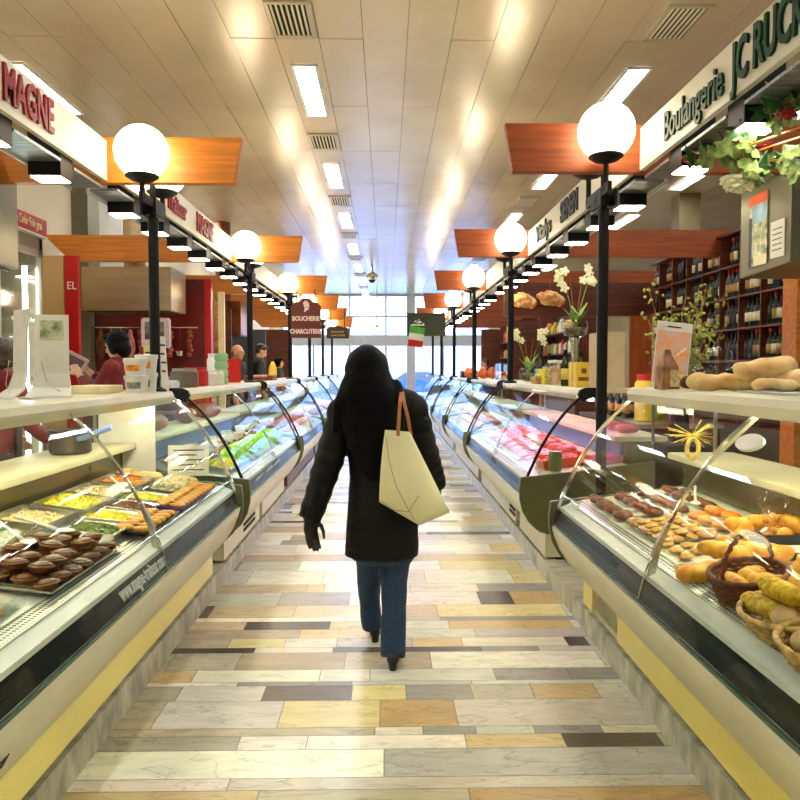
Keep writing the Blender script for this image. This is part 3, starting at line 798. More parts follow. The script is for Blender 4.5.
o = tray(.16, .16, .05, PURP); tag(o, 'small purple tray at the left frame edge in the near left case', 'tray'); o.location = (-1.24, 1.98, deckz(1.24) + .003); o.rotation_euler = (0, SL, 0)
# rear trays with salads
spec = [(1.60, 2.55, 'pale cream salad', CRM, 'stick'), (1.60, 2.9, 'green leaf salad', GRN, 'box'), (1.60, 3.26, 'cream potato salad', CRM, 'box'), (1.58, 3.62, 'bright yellow grated cheese', YEL, 'stick'), (1.58, 3.97, 'cream noodle salad', CRM, 'stick'),
        (1.58, 4.34, 'orange grated carrot', ORA, 'stick')]
for i, (x, y, d, m, sh) in enumerate(spec):
    trayset(-1, x, y, .27, .32, SST, m, 'steel tray holding %s in the near left case' % d, '%s heaped in a steel tray of the rear row in the near left case' % d, 'salad', 'salad', .05, .055 if m in (YEL,) else .04, .012, sh, i)
spec = [(1.31, 3.24, 'green and white mixed salad', GRN, 'box'), (1.33, 3.50, 'yellow corn salad', YEL, 'ball'), (1.33, 3.76, 'brown mushroom salad', BRN, 'box'), (1.33, 4.02, 'yellow egg salad', YEL, 'box'), (1.33, 4.55, 'beige puffed potato bites', CRM, 'ball')]
for i, (x, y, d, m, sh) in enumerate(spec):
    trayset(-1, x, y, .24, .23 if i < 4 else .42, SST if i != 4 else CLEAR, m, 'low tray holding %s in the near left case' % d, '%s in a low tray of the middle row in the near left case' % d, 'salad', 'salad', .035, .03, .012 if i < 4 else .03, sh, 20 + i)
# black and purple trays of pastries along the aisle edge
PAST = Proto(lump([((0, 0, .014), (.045, .03, .014)), ((.02, 0, .018), (.03, .028, .014))], mat('glazed_pastry', lin(240, 186, 70), 0.35, 0, 22, 0.3, col2=lin(190, 110, 40)), 'savoury_pastry', 'pastry'))
for n, (ya, yb, tm, w) in enumerate(((3.26, 3.78, BLK, 'black'), (3.84, 4.62, PURP, 'purple'))):
    o = tray(.16, yb - ya, .014, tm); tag(o, 'long %s tray of yellow pastries by the front glass of the near left case' % w, 'tray')
    o.location = (-1.17, (ya + yb) / 2, deckz(1.17) + .012); o.rotation_euler = (0, SL, 0)
    y = ya + .06; j = 0
    while y < yb - .04:
        for xx in (1.13, 1.21):
            PAST.deck(-1, xx, y, rz=r.uniform(-.4, .4), h=.018, label='small golden pastry lying in the long %s tray' % w, group='pastries in the long %s tray' % w)
        y += .075; j += 1
# spoons
def spoon():
    m = MB(); m.ball((0, .0, .006), (.028, .045, .007), 12, 6); m.tube([(0, .04, .008), (0, .14, .03), (0, .24, .05)], [.008, .006, .008], 6)
    return tag(m.build('serving_spoon', WHITE, None, 'all'), '', 'spoon')
SP = Proto(spoon())
for px, py, z, rz, lab in ((16, 538, .87, 0.9, 'white serving spoon lying over the green leaf salad'), (45, 528, .87, 1.3, 'white serving spoon lying over the cream potato salad'), (120, 487, .88, 0.7, 'white serving spoon on the cream noodle salad'), (186, 460, .92, 0.5, 'white serving spoon near the far end of the near left case')):
    p = AZ(px, py, z); x = min(max(abs(p.x), 1.25), 1.66); SP.at((-x, p.y, deckz(x) + .07), (0, 0, rz), label=lab)
# bagged bread rolls at the rear
BR = Proto(lump([((0, 0, .035), (.09, .05, .035)), ((.05, .01, .035), (.05, .045, .033))], FLOUR, 'bread_roll', 'bread roll', .008))
BR.deck(-1, 1.52, 4.60, .4, .0, label='floury bread roll lying at the far end of the near left case', )
BR.deck(-1, 1.66, 4.62, 1.2, .0, label='bread roll standing behind another at the far end of the near left case')
# white divider board and cards
o = MB().prism([(1.53, .84), (1.745, .84), (1.745, .995), (1.655, .995), (1.655, 1.04), (1.9, 1.04), (1.9, 1.29), (1.53, 1.29)], 4.785, 4.795, 'y', -1).build('end_board', WHITE); tag(o, 'white upright board closing the far end of the near left case', 'board')
def card(loc, w, h, rot, label, m=PAPER, lines=4, rzl=None):
    t = thing('price_card', label, 'card', loc); t.rotation_euler = rot
    mb = MB().box(-w / 2, w / 2, -.0015, .0015, 0, h); mb.build('sheet', m, None).parent = t
    t.children[0].location = (0, 0, 0)
    me_ = t.children[0].data
    c0 = Vector((0, 0, 0))
    l = MB()
    for i in range(lines): l.box(-w * .38, w * (.38 if i % 2 == 0 else .2), -.0028, -.0015, h * (.82 - i * .16), h * (.82 - i * .16) + h * .035)
    lo = bpy.data.objects.new('print', l.mesh('print', c0, INK)); COL.objects.link(lo); lo.parent = t.children[0]
    return t
p = AY(177, 463, 4.65)
card((-1.29, 4.70, .83), .26, .20, (-.1, 0, .1), 'cream notice card with lines of text at the far end of the near left case', PAPER, 5)
# things on the rear work shelf of case 1
t = thing('saucepan', 'dark steel saucepan with a pale blue handle on the shelf inside the near left case', 'saucepan', (-1.83, 4.2, 1.036))
MB().lathe([(.10, 1.037), (.115, 1.05), (.115, 1.17), (.118, 1.175), (.108, 1.175), (.105, 1.05), (0, 1.045)], (-1.83, 4.2, 0), 24).build('pan', mat('dark_steel', (0.12, 0.1, 0.09), 0.3, 0.8), t, True)
MB().tube([(-1.75, 4.12, 1.13), (-1.70, 4.10, 1.14), (-1.62, 4.06, 1.17), (-1.54, 4.06, 1.2)], .017, 8).build('handle', BLUEP, t, True)
o = MB().obox((-1.86, 3.12, 1.15), (.02, .4, .24), ry=.35).build('cutting_board', WHITE, None, bevel=.004); tag(o, 'white cutting board leaning on the shelf inside the near left case', 'cutting board')
# --- on top of left case 1
TZ = 1.3835
def menu_stand(x, y, w, h, label, photo=True, rz=0.0):
    t = thing('menu_stand', label, 'menu stand', (x, y, TZ), None)
    prof = [(-.10, .0), (-.096, .012), (-.04, .05), (-.02, .12), (-.012, h), (-.006, h), (-.014, .12), (-.034, .045), (-.09, .004)]
    def tr(mb):
        mb.v = [Matrix.Rotation(rz, 3, 'Z') @ v + Vector((x, y, TZ)) for v in mb.v]; return mb
    mb = MB()
    n = len(prof)
    for xx in (-w / 2, w / 2):
        for (a, z) in prof: mb.v.append(Vector((xx * (1.0 + .35 * max(0, 1 - z / .1)), a, z)))
    mb.f = [tuple(range(n))[::-1], tuple(range(n, 2 * n))] + [(i, (i + 1) % n, n + (i + 1) % n, n + i) for i in range(n)]
    tr(mb).build('panel', PAPER, t)
    tr(MB().box(-w / 2, w / 2, .0, .05, .0, .008)).build('foot', WHITE, t)
    if photo:
        tr(MB().box(-w * .36, w * .36, -.0155, -.0125, h * .66, h * .93)).build('picture', mat('picture_green', lin(70, 110, 40), 0.5, 0, 25, 0.5, col2=lin(225, 225, 190)), t)
    l = MB()
    for i in range(7): l.box(-w * .36, w * (.3 - .12 * (i % 3)), -.0165, -.0125, h * (.58 - i * .055), h * (.58 - i * .055) + .005)
    tr(l).build('print', mat('grey_print', lin(110, 100, 90), 0.6), t)
    tr(MB().tube([(-w * .3, -.02, h * .4), (-w * .28, -.05, .18), (-w * .05, -.08, .07), (w * .35, -.09, .03)], .002, 5)).build('wire', CHROME, t)
menu_stand(-1.655, 3.62, .155, .41, 'white curved menu stand with a green photo, on top of the near left case', True, 0.15)
menu_stand(-1.705, 3.43, .15, .42, 'narrow white menu stand seen almost edge-on, beside the one with the photo', False, -.72)
o = MB().box(-1.84, -1.63, 4.12, 4.5, TZ, TZ + .045).build('carton_tray', mat('cream_carton', lin(236, 226, 180), 0.5), None, bevel=.004); tag(o, 'flat cream carton in front of the red-shirted worker on the left case', 'carton')
def ptub(x, y, z, r0, h, label, pic=False):
    t = thing('food_tub', label, 'tub', (x, y, z))
    MB().lathe([(r0 * .86, z), (r0, z + h - .02), (0, z + h - .02)], (x, y, 0), 24).build('pot', WHITE, t, True)
    MB().lathe([(r0 * 1.05, z + h - .025), (r0 * 1.07, z + h - .004), (r0 * 1.0, z + h), (0, z + h)], (x, y, 0), 24).build('lid', WHITE, t, True)
    if pic:
        m = MB(); n = 8
        for i in range(n):
            a0 = -PI / 2 - .7 + 1.4 * i / n; a1 = -PI / 2 - .7 + 1.4 * (i + 1) / n
            q = []
            for a, zz in ((a0, .3), (a1, .3), (a1, .75), (a0, .75)):
                rr_ = r0 * (.865 + .135 * zz) + .0015; q.append((x + rr_ * math.cos(a), y + rr_ * math.sin(a), z + zz * (h - .02)))
            m.add(q, [(0, 1, 2, 3)])
        m.build('picture', ORA if pic == 1 else mat('grey_label', lin(150, 150, 140), 0.6, 0, 30, .3), t)
    return t
ptub(-1.50, 4.36, TZ, .068, .105, 'white lidded tub with printed words, bottom of the stack by the first left post', 2)
ptub(-1.505, 4.36, TZ + .106, .066, .10, 'white lidded tub with an orange picture, on top of the front stack', 1)
ptub(-1.50, 4.53, TZ, .068, .12, 'white lidded tub behind the front stack, touching the first left post', 2)
ptub(-1.495, 4.53, TZ + .121, .066, .11, 'white lidded tub, highest of the rear stack by the first left post', 1)
card((-1.42 - .04, 4.80, TZ), .07, .36, (-.08, 0, 1.2), 'tall narrow white leaflet just right of the first left post')
card((-1.44 - .12, 4.81, TZ), .09, .30, (-.05, 0, .2), 'pale yellow leaflet standing behind the first left post', mat('pale_yellow', lin(236, 224, 150), .5))
# ------------------------------------------------------------------ right case 1: the bakery
r = random.Random(11)
ROLL = Proto(lump([((0, 0, .028), (.038, .034, .028)), ((.0, .035, .028), (.034, .026, .026)), ((0, -.035, .028), (.032, .026, .026))], CRUST, 'bread_roll', 'bread roll', .005, .0015))
BRIO = Proto(lump([((0, 0, .03), (.042, .04, .03)), ((.012, 0, .06), (.026, .026, .022))], CRUST, 'brioche', 'brioche', .005, .001))
BAG = Proto(lump([((0, y, .034 + .003 * math.sin(y * 50)), (.040 - abs(y) * .08, .045, .034 - abs(y) * .05)) for y in (-.13, -.09, -.045, 0, .045, .09, .13)], CRUST, 'long_roll', 'long roll', .006, .0015))
CORN = Proto(lump([((0, y, .04), (.05 - abs(y) * .2, .05, .038)) for y in (-.06, -.02, .02, .06)], mat('corn_bread', lin(246, 208, 40), 0.6, 0, 70, 0.4, bump=0.7, col2=lin(196, 140, 20)), 'corn_roll', 'corn roll', .006, .002, 60))
CORN.o.data.transform(Matrix.Scale(.8, 4))
DARKR = Proto(lump([((0, 0, .03), (.04, .036, .03)), ((.02, .01, .035), (.03, .03, .026))], CRUSTB, 'dark_roll', 'bread roll', .005, .002))
COOK = Proto(lump([((0, 0, .008), (.03, .03, .008))], mat('cookie', lin(232, 196, 96), 0.6, 0, 40, 0.4, bump=0.6, col2=lin(180, 120, 50)), 'cookie', 'cookie', .004, .001))
def ring(m, name, cat):
    mb = MB(); n = 14; P = [(0.03 * math.cos(2 * PI * i / n), 0.03 * math.sin(2 * PI * i / n), .013) for i in range(n + 1)]
    mb.tube(P, .0135, 8, cap=False)
    return tag(mb.build(name, m, None, 'all'), '', cat)
DON = Proto(ring(mat('pink_glaze', lin(236, 176, 130), 0.25, 0, 12, .2, coat=.5), 'ring_biscuit', 'biscuit'))
def basket(loc, w, d, h, m, label, handle=False, rz=0, tilt=SL, board=False):
    t = thing('bread_basket', label, 'basket', (0, 0, 0))
    rows_ = 7; mb = MB(); n = 40
    for i in range(rows_):
        z = .006 + (h - .012) * i / (rows_ - 1); k_ = .8 + .2 * i / (rows_ - 1)
        P = [((w / 2 * k_ + (.003 if (j + i) % 2 else -.003)) * math.cos(2 * PI * j / n), (d / 2 * k_ + (.003 if (j + i) % 2 else -.003)) * math.sin(2 * PI * j / n), z) for j in range(n + 1)]
        mb.tube(P, h / rows_ * .56, 6, cap=False)
    mb.build('weave', m, None, 'all').parent = t; t.children[0].location = (0, 0, 0)
    def add(mb, nm, sm='all'):
        me = mb.mesh(nm, Vector((0, 0, 0)), m, sm); o = bpy.data.objects.new(nm, me); COL.objects.link(o); o.parent = t; return o
    t.children[0].data = None if False else t.children[0].data
    add(MB().lathe([(0, 0), (.8, 0), (.8, .008), (0, .008)], n=28, sx=w / 2, sy=d / 2), 'bottom')
    P = [(w / 2 * 1.02 * math.cos(2 * PI * j / n), d / 2 * 1.02 * math.sin(2 * PI * j / n), h + .003 * (j % 2)) for j in range(n + 1)]
    add(MB().tube(P, .009, 8, cap=False), 'rim')
    if handle:
        P = [(w / 2 * math.cos(a), .004 * math.sin(a * 24), h + .13 * math.sin(a)) for a in [PI * j / 36 for j in range(37)]]
        mb = MB().tube(P, .007, 8); mb.tube([(p[0], p[1] + .006 * math.sin(i * 1.5), p[2] + .006 * math.cos(i * 1.5)) for i, p in enumerate(P)], .005, 6)
        add(mb, 'handle')
    t.location = loc; t.rotation_euler = (0, -tilt, rz)
    return t
# dark basket with looped handle at the front
p = AZ(735, 590, .80); bx_, by_ = p.x, p.y

basket((bx_ + .06, by_ + .02, deckz(bx_ + .06) + .004), .26, .22, .09, WICK, 'dark brown wicker basket with a looped handle, in the near right case', True, .5)
for i, (dx, dy, dz) in enumerate(((-.05, 0, .03), (.04, -.03, .03), (.03, .05, .035))):
    ROLL.deck(1, bx_ + .06 + dx, by_ + .02 + dy, i * 1.1, .03 + dz * .2, label='golden roll inside the dark wicker basket with the looped handle', group='rolls in the dark basket')
# long flat breads standing around
for n_, (px, py, rz, lab, P_) in enumerate(((695, 560, 1.9, 'long golden roll pointing up the deck left of the dark basket', BAG), (722, 545, .4, 'golden roll behind the handle of the dark basket', BRIO), (752, 548, 1.3, 'long shiny golden roll right behind the dark basket', BAG),
        (745, 535, .2, 'golden brioche behind the dark basket', BRIO), (785, 545, 1.0, 'shiny golden brioche at the right frame edge, rear row', BRIO), (770, 552, 1.5, 'long golden roll near the right frame edge, rear row', BAG),
        (765, 528, 1.7, 'golden long roll at the very back of the bread pile', BAG), (795, 532, 1.2, 'golden long roll at the back by the frame edge', BAG))):
    p = AZ(px, py, .84); x = max(p.x, 1.2); P_.deck(1, x, p.y, rz, .004, label=lab, scale=1.15)
p = AZ(705, 585, .80); o = MB().obox((0, 0, .02), (.34, .12, .012), rx=.12).build('wooden_board', LWICK, None, bevel=.003); tag(o, 'flat pale wooden board sticking out left under the dark basket', 'board'); o.location = (p.x + .17, p.y + .22, deckz(p.x + .17) + .01); o.rotation_euler = (0, -SL, -.3)
# pale basket of mixed rolls in the lower right corner of the frame
p = AZ(775, 615, .80); cx, cy = p.x + .06, p.y - .05
basket((cx, cy, deckz(cx) + .004), .34, .30, .07, LWICK, 'pale wicker basket piled with yellow and brown rolls in the near right case', False, .2)
pts = [(-.10, .05, CORN, .3), (-.09, -.05, DARKR, .4), (0, .07, ROLL, 1.2), (.02, -.02, DARKR, 0), (.1, .04, CORN, 1.4), (.1, -.06, ROLL, .7), (0, -.09, DARKR, 2.2)]
for i, (dx, dy, P_, rz) in enumerate(pts):
    P_.deck(1, cx + dx * .9, cy + dy * .9, rz, .045, label={id(CORN): 'yellow rough corn roll, lower layer of the pale basket', id(DARKR): 'brown dusted roll, lower layer of the pale basket', id(ROLL): 'golden lobed roll, lower layer of the pale basket'}[id(P_)], group='rolls in the lower layer of the pale basket')
pts = [(-.07, .0, CORN, .1, 'yellow corn roll leaning at the front of the pale basket, topmost'), (.03, .03, ROLL, 1.4, 'golden roll on top in the middle of the pale basket'), (.08, -.02, DARKR, .6, 'brown dusted roll on top at the frame side of the pale basket'), (.0, -.06, CORN, 1.8, 'yellow corn roll on top at the near side of the pale basket')]
for dx, dy, P_, rz, lab in pts: P_.deck(1, cx + dx, cy + dy, rz, .105, label=lab)
p = AZ(797, 650, .79); basket((p.x + .08, p.y - .03, deckz(p.x + .08) + .004), .26, .26, .06, LWICK, 'second pale wicker basket cut by the right frame edge', True, .9)
for i, (dx, dy) in enumerate(((-.05, .03), (.04, -.03), (.03, .06))): DARKR.deck(1, p.x + .08 + dx, p.y - .03 + dy, i, .035, label='brown roll inside the second pale basket at the frame edge', group='brown rolls in the second pale basket')
# more loaves out toward the camera
for i in range(6): BRIO.deck(1, 1.46 + .1 * (i % 2), 2.28 + .09 * (i // 2), i, .004, label='golden brioche in the group at the rear of the deck beyond the corn rolls', group='golden brioches at the rear of the deck')
for i in range(5): COOK.deck(1, 1.20 + .07 * (i % 2), 2.83 + .05 * i, 0, .004, label='round biscuit lying on the bare white deck before the biscuit tray', group='loose biscuits on the white deck', scale=1.15)
for i in range(3): CORN.deck(1, 1.5, 1.65 + .2 * i, i, .004, label='%s yellow corn roll at the rear of the deck beside the pale basket' % ['nearest', 'middle', 'farthest'][i])
# biscuit tray
p = AZ(632, 515, .82)
o = tray(.26, .42, .012, SST); tag(o, 'flat tray of biscuits on the white ribbed deck of the near right case', 'tray'); o.location = (1.30, 3.25, deckz(1.30) + .004); o.rotation_euler = (0, -SL, 0)
for i in range(4):
    for j in range(7):
        x = 1.205 + i * .062; y = 3.07 + j * .06
        (DON if (i + j) % 3 == 0 else COOK).deck(1, x, y, r.uniform(0, 3), .012, label='pale glazed ring biscuit on the flat biscuit tray' if (i + j) % 3 == 0 else 'round yellow biscuit on the flat biscuit tray', group='ring biscuits on the tray' if (i + j) % 3 == 0 else 'round biscuits on the tray')
for i in range(3):
    for j in range(4):
        x = 1.22 + i * .07; y = 3.10 + j * .085
        COOK.deck(1, x, y, 0, .03, label='yellow biscuit lying on top of the others on the biscuit tray', group='upper biscuits on the tray', scale=1.1)
# beyond: pretzel-coloured pastries, sausages rolls and dark pies
PIE = Proto(lump([((0, 0, .02), (.06, .05, .02)), ((.03, .02, .026), (.03, .03, .02))], mat('brown_pastry', lin(150, 78, 44), .3, 0, 14, .4, bump=.3, col2=lin(80, 36, 22)), 'brown_pastry', 'pastry', .006))
k = 0
for i, x in enumerate((1.20, 1.34, 1.48, 1.62)):
    for j in range(4):
        y = 3.60 + j * .145
        PIE.deck(1, x, y, r.uniform(0, 3), .004, label='glossy brown pastry at the far end of the near right case', group='brown pastries at the far end of the near right case', scale=r.uniform(.85, 1.1))
PASTR = Proto(lump([((0, 0, .02), (.05, .04, .02)), ((.02, .03, .02), (.04, .03, .018))], mat('apricot_pastry', lin(240, 170, 60), .35, 0, 20, .3, col2=lin(200, 96, 30)), 'apricot_pastry', 'pastry', .005))
for i, (x, y) in enumerate(((1.50, 3.40), (1.60, 3.45), (1.50, 3.28), (1.61, 3.31), (1.50, 3.16), (1.61, 3.18))):
    PASTR.deck(1, x, y, i, .004, label='orange-yellow pastry in the rear row behind the biscuit tray', group='orange pastries behind the biscuit tray')
# cellophane bag of red sweets
t = thing('sweets_bag', 'clear cellophane bag of red and yellow sweets behind the near right glass joint', 'bag of sweets', (1.60, 2.93, deckz(1.60) + .002))
b = t.location
fused(MB().ball((b.x, b.y, b.z + .07), (.055, .05, .07)).ball((b.x, b.y, b.z + .16), (.07, .02, .05)), 'film', CLEAR, t, .008, 3, .008, 25)
m = MB(); rr = random.Random(4)
for i in range(40): m.ball((b.x + rr.uniform(-.035, .035), b.y + rr.uniform(-.03, .03), b.z + .012 + rr.uniform(0, .09)), .011, 7, 5)
o = m.build('sweets', mat('red_sweets', lin(225, 90, 50), .35, 0, 30, .5, col2=lin(240, 190, 60)), t, 'all'); o['kind'] = 'stuff'
o = MB().obox((0, 0, .05), (.26, .012, .10), rx=-.6).build('price_board', BLK); tag(o, 'black price board with a pale stripe lying behind the golden rolls', 'sign'); o.location = (1.50, 2.62, deckz(1.5) + .012); o.rotation_euler = (0, -SL, -.5)
MB().obox((0, -.0115, .052), (.2, .002, .03), rx=-.6).build('stripe', PAPER, None).parent = o; o.children[0].location = (0, -.008, .03)
card((1.055, 4.02, .735), .09, .05, (-.5, 0, -1.2), 'small cream price tag on the rail at the far end of the near right case', PAPER, 1)
for i, (x, y, rz) in enumerate(((1.40, 2.72, .9), (1.56, 3.58, .4))):
    SP.at((x, y, deckz(x) + .05), (0, 0, -rz), label=['white oval spoon beside the black price board', 'white spoon among the brown pastries of the near right case'][i])
# raffia rabbit wreath hanging in the case
t = thing('straw_wreath', 'small straw ring ornament hanging inside the near right case', 'ornament', (1.56, 3.62, 1.12))
P = [(1.56 + .03 * math.cos(a), 3.62, 1.12 + .05 * math.sin(a)) for a in [2 * PI * i / 20 for i in range(21)]]
m = MB().tube(P, .012, 6, cap=False)
for i in range(26):
    a = rr.uniform(-.9, .9) + (PI if i % 2 else 0); m.tube([(1.56, 3.62, 1.19), (1.56 + rr.uniform(.06, .16) * math.cos(a), 3.62 + rr.uniform(-.01, .01), 1.19 + .08 * math.sin(a) + rr.uniform(-.01, .02))], .002, 4)
m.build('straw', mat('straw', lin(226, 200, 90), .6, 0, 30, .3), t)
MB().tube([(1.56, 3.62, 1.18), (1.56, 3.62, 1.355)], .002, 5).build('string', TAN, t)
# loaves of bread inside the top rear and diagonal white brace
for i, (y0_, y1_) in enumerate(((3.05, 3.55), (1.9, 2.4))):
    o = MB().tube([(1.60, y0_, 1.335), (1.60, y1_, 1.05)], .018, 4).build('diagonal_brace', CREAM); tag(o, 'cream diagonal brace inside the near right case, %s' % ['behind the straw ornament' if i == 0 else '', 'closest to the camera'][i] if i else 'cream diagonal brace inside the near right case behind the straw ornament', 'brace')
for i in range(3):
    FL = MB().tube([(1.83, 2.5 + .16 * i, 1.1), (1.86, 2.48 + .16 * i, 1.20), (1.84, 2.5 + .16 * i, 1.3)], [.05, .06, .03], 10)
    o = FL.build('paper_bag', CARD if i else YEL, None, 'all'); tag(o, ['yellow bread bag standing on the shelf inside the near right case', 'brown paper bag beside the yellow bread bag', 'brown paper bag farthest along the shelf of the near right case'][i], 'bag'); o.location.z = 1.037
# --- on top of the right case 1: floured loaves and display
TZL = TZ; TZ = 1.4205
def loaf(parts, label, m=FLOUR, vox=.009):
    mb = MB()
    for c, rr_ in parts: mb.ball(c, rr_, 14, 9)
    o = fused(mb, 'bread_loaf', m, None, vox, 3, .012, 15); return tag(o, label, 'loaf')
o = MB().obox((1.70, 3.02, TZ + .004), (.24, .42, .006), rz=-.05).build('paper_sheet', mat('grey_paper', lin(190, 192, 196), .6)); tag(o, 'pale paper sheet under the loaves on the near right case', 'paper')
z0 = TZ + .001
loaf([((1.50 + i * .05, 3.42 - i * .02, z0 + .042), (.06, .055, .042)) for i in range(6)], 'long flat floured loaf lying lowest on top of the near right case')
loaf([((1.66 + i * .03, 3.28 - i * .02, z0 + .10 + .004 * i), (.07, .06, .045)) for i in range(5)], 'large floured loaf lying across the others on top of the near right case')
loaf([((1.61 + i * .04, 3.05, z0 + .036), (.04, .045, .028)) for i in range(4)], 'short pale loaf at the front right of the pile of loaves')
loaf([((1.80, 3.24 - i * .07, z0 + .052), (.05, .07, .05)) for i in range(4)], 'round brown loaf at the back of the pile of loaves', CRUSTB)
loaf([((1.64, 3.62, z0 + .03), (.05, .06, .03)), ((1.70, 3.60, z0 + .04), (.045, .04, .034))], 'small yellow crusted loaf left of the big loaves', CRUST, .008)
loaf([((1.505, 3.58, z0 + .034), (.034, .036, .034)), ((1.545, 3.57, z0 + .045), (.032, .032, .036))], 'dark brown knotted loaf beside the brochure stand', mat('dark_loaf', lin(66, 34, 18), .5, 0, 20, .3), .007)
for i in range(2):
    px_ = (1.64, 1.76)[i]; yy = (3.95, 3.82)[i]
    t = thing('cellophane_bag', ['crumpled clear cellophane bag beside the brochure stand', 'crumpled clear cellophane bag behind the pile of loaves'][i], 'bag', (px_, yy, TZ))
    fused(MB().ball((px_, yy, TZ + .06), (.06, .05, .06)).ball((px_ + .01, yy, TZ + .15), (.09, .03, .07)), 'film', CLEAR, t, .01, 2, .024, 22)
    fused(MB().ball((px_, yy, TZ + .04), (.035, .03, .035)), 'biscuit', CRUST, t, .008, 2, .003, 40)
t = thing('brochure_stand', 'leaning brochure with orange pictures on top of the near right case', 'brochure', (1.56, 3.95, TZ)); q = Vector((1.56, 3.95, TZ))
R_ = Matrix.Scale(1.12, 3) @ Matrix.Rotation(-.12, 3, 'Z') @ Matrix.Rotation(.12, 3, 'Y') @ Matrix.Rotation(-.12, 3, 'X')
def trq(mb): mb.v = [R_ @ v + q for v in mb.v]; return mb
sh_ = trq(MB().box(-.085, .085, -.002, .002, .006, .33)).build('sheet', PAPER, t)
trq(MB().box(-.08, .08, -.0045, -.002, .02, .285)).build('picture', mat('bread_picture', lin(246, 150, 40), .45, 0, 14, .5, col2=lin(206, 190, 186)), sh_)
trq(MB().box(-.035, .03, -.0048, -.002, .302, .308)).build('print', INK, sh_)
trq(MB().box(-.07, .07, -.0, .06, .0, .006)).build('foot', CLEAR, t)
t = thing('biscuit_packet', 'dark tapering packet with brown label standing before the brochure', 'packet', (1.47, 3.74, TZ)); q = Vector((1.47, 3.74, TZ)); R_ = Matrix.Scale(1.25, 3) @ Matrix.Rotation(.2, 3, 'Z')
trq(MB().loft([[(-.04, -.03, 0), (.04, -.03, 0), (.04, .03, 0), (-.04, .03, 0)], [(-.036, -.028, .09), (.036, -.028, .09), (.036, .028, .09), (-.036, .028, .09)], [(-.018, -.006, .14), (.018, -.006, .14), (.018, .006, .14), (-.018, .006, .14)], [(-.012, -.002, .165), (.012, -.002, .165), (.012, .002, .165), (-.012, .002, .165)]])).build('packet', mat('brown_packet', lin(96, 54, 34), .35, 0, 18, .4, col2=lin(190, 140, 96)), t)
trq(MB().box(-.005, .038, -.0325, -.03, .01, .08)).build('label', CRM, t)
TZ = TZL
# grey hood box with posters above the right stall
HX = 2.02
t = thing('extractor_hood', 'grey green steel hood box hanging over the near right stall with posters on it', 'hood', (2.7, 3.9, 2.04))
HM = mat('hood_steel', lin(118, 112, 86), .35, .6, 3, .1)
m = MB().prism([(3.58, 2.06), (4.10, 2.04), (4.10, 2.52), (3.58, 2.52)], HX, 3.6, 'x'); m.build('casing', HM, t, bevel=.004)
MB().tube([(2.8, 3.85, 2.52), (2.8, 3.85, HC)], .12, 16).build('duct', HM, t, True)
def poster(y0_, y1_, z0_, z1_, label, m_, extra=()):
    t_ = thing('poster', label, 'poster', (HX - .004, (y0_ + y1_) / 2, z0_))
    sh_ = MB().box(HX - .006, HX - .001, y0_, y1_, z0_, z1_).build('sheet', m_, t_)
    for (a, b, c, d, mm, nm) in extra:
        W = y1_ - y0_; Hh = z1_ - z0_
        MB().box(HX - .0075, HX - .006, y1_ - b * W, y1_ - a * W, z0_ + c * Hh, z0_ + d * Hh).build(nm, mm, sh_)
    return t_
GRP = mat('poster_green', lin(50, 90, 30), .5, 0, 22, .5, col2=lin(230, 225, 190))
pt = poster(3.80, 3.99, 2.085, 2.47, 'tall poster with orange top and white asparagus on the grey hood', GRP,
       ((0, 1, .86, 1, mat('poster_orange', lin(226, 92, 30), .5), 'header'), (.18, 1, .60, .86, mat('poster_sky', lin(170, 200, 226), .5, 0, 8, .3), 'sky'), (0, .16, .0, .7, mat('poster_navy', lin(40, 36, 60), .5), 'side_band'), (.3, 1, 0, .14, mat('poster_buff', lin(230, 214, 180), .5), 'footer')))
poster(3.635, 3.765, 2.10, 2.29, 'small white printed notice on the grey hood beside the asparagus poster', PAPER, [(.15, .85, .2 + .14 * i, .23 + .14 * i, mat('grey_print', (0, 0, 0), .6), 'print') for i in range(5)])
# ------------------------------------------------------------------ garland of ivy, red flowers and a white bloom
def ivy_leaf():
    pts2 = [(0, 0), (.025, -.012), (.05, .0), (.036, .02), (.058, .045), (.03, .05), (.0, .10), (-.03, .05), (-.058, .045), (-.036, .02), (-.05, .0), (-.025, -.012)]
    mb = MB(); n = len(pts2)
    z = lambda x, y: -.25 * abs(x) + .01 * math.sin(y * 60) - y * y * 1.2
    vs = [(x, y, z(x, y)) for x, y in pts2] + [(0, .035, .006)]
    vs2 = [(x, y, zz - .0012) for x, y, zz in vs]
    mb.add(vs + vs2, [(i, (i + 1) % n, n) for i in range(n)] + [(n + 1 + (i + 1) % n, n + 1 + i, 2 * n + 1) for i in range(n)] + [(i, n + 1 + i, n + 1 + (i + 1) % n, (i + 1) % n) for i in range(n)])
    return mb
g0 = thing('ivy_garland', 'trailing ivy garland with variegated leaves under the bakery fascia at top right', 'garland', (1.75, 3.2, 2.45))
IVY = mat('ivy_leaf', lin(74, 128, 50), .4, 0, 26, .4, col2=lin(196, 206, 140), spec=.4)
IVYD = mat('ivy_dark', lin(44, 92, 34), .4, 0, 26, .3)
stem = [AY(px, py, y) for px, py, y in ((688, 150, 3.85), (705, 155, 3.65), (722, 158, 3.5), (742, 135, 3.35), (755, 118, 3.2), (775, 110, 3.1), (800, 95, 3.0), (830, 90, 2.9))]
stem2 = [AY(px, py, y) for px, py, y in ((722, 158, 3.5), (745, 165, 3.42), (775, 160, 3.35), (805, 165, 3.3), (830, 160, 3.2))]
MB().tube(stem, .006, 6).build('stem', TAN, g0); MB().tube(stem2, .005, 6).build('stem', TAN, g0)
proto = {}
rr = random.Random(8); lm = [ivy_leaf().mesh('leaf', Vector((0, 0, 0)), mm) for mm in (IVY, IVY, IVYD)]
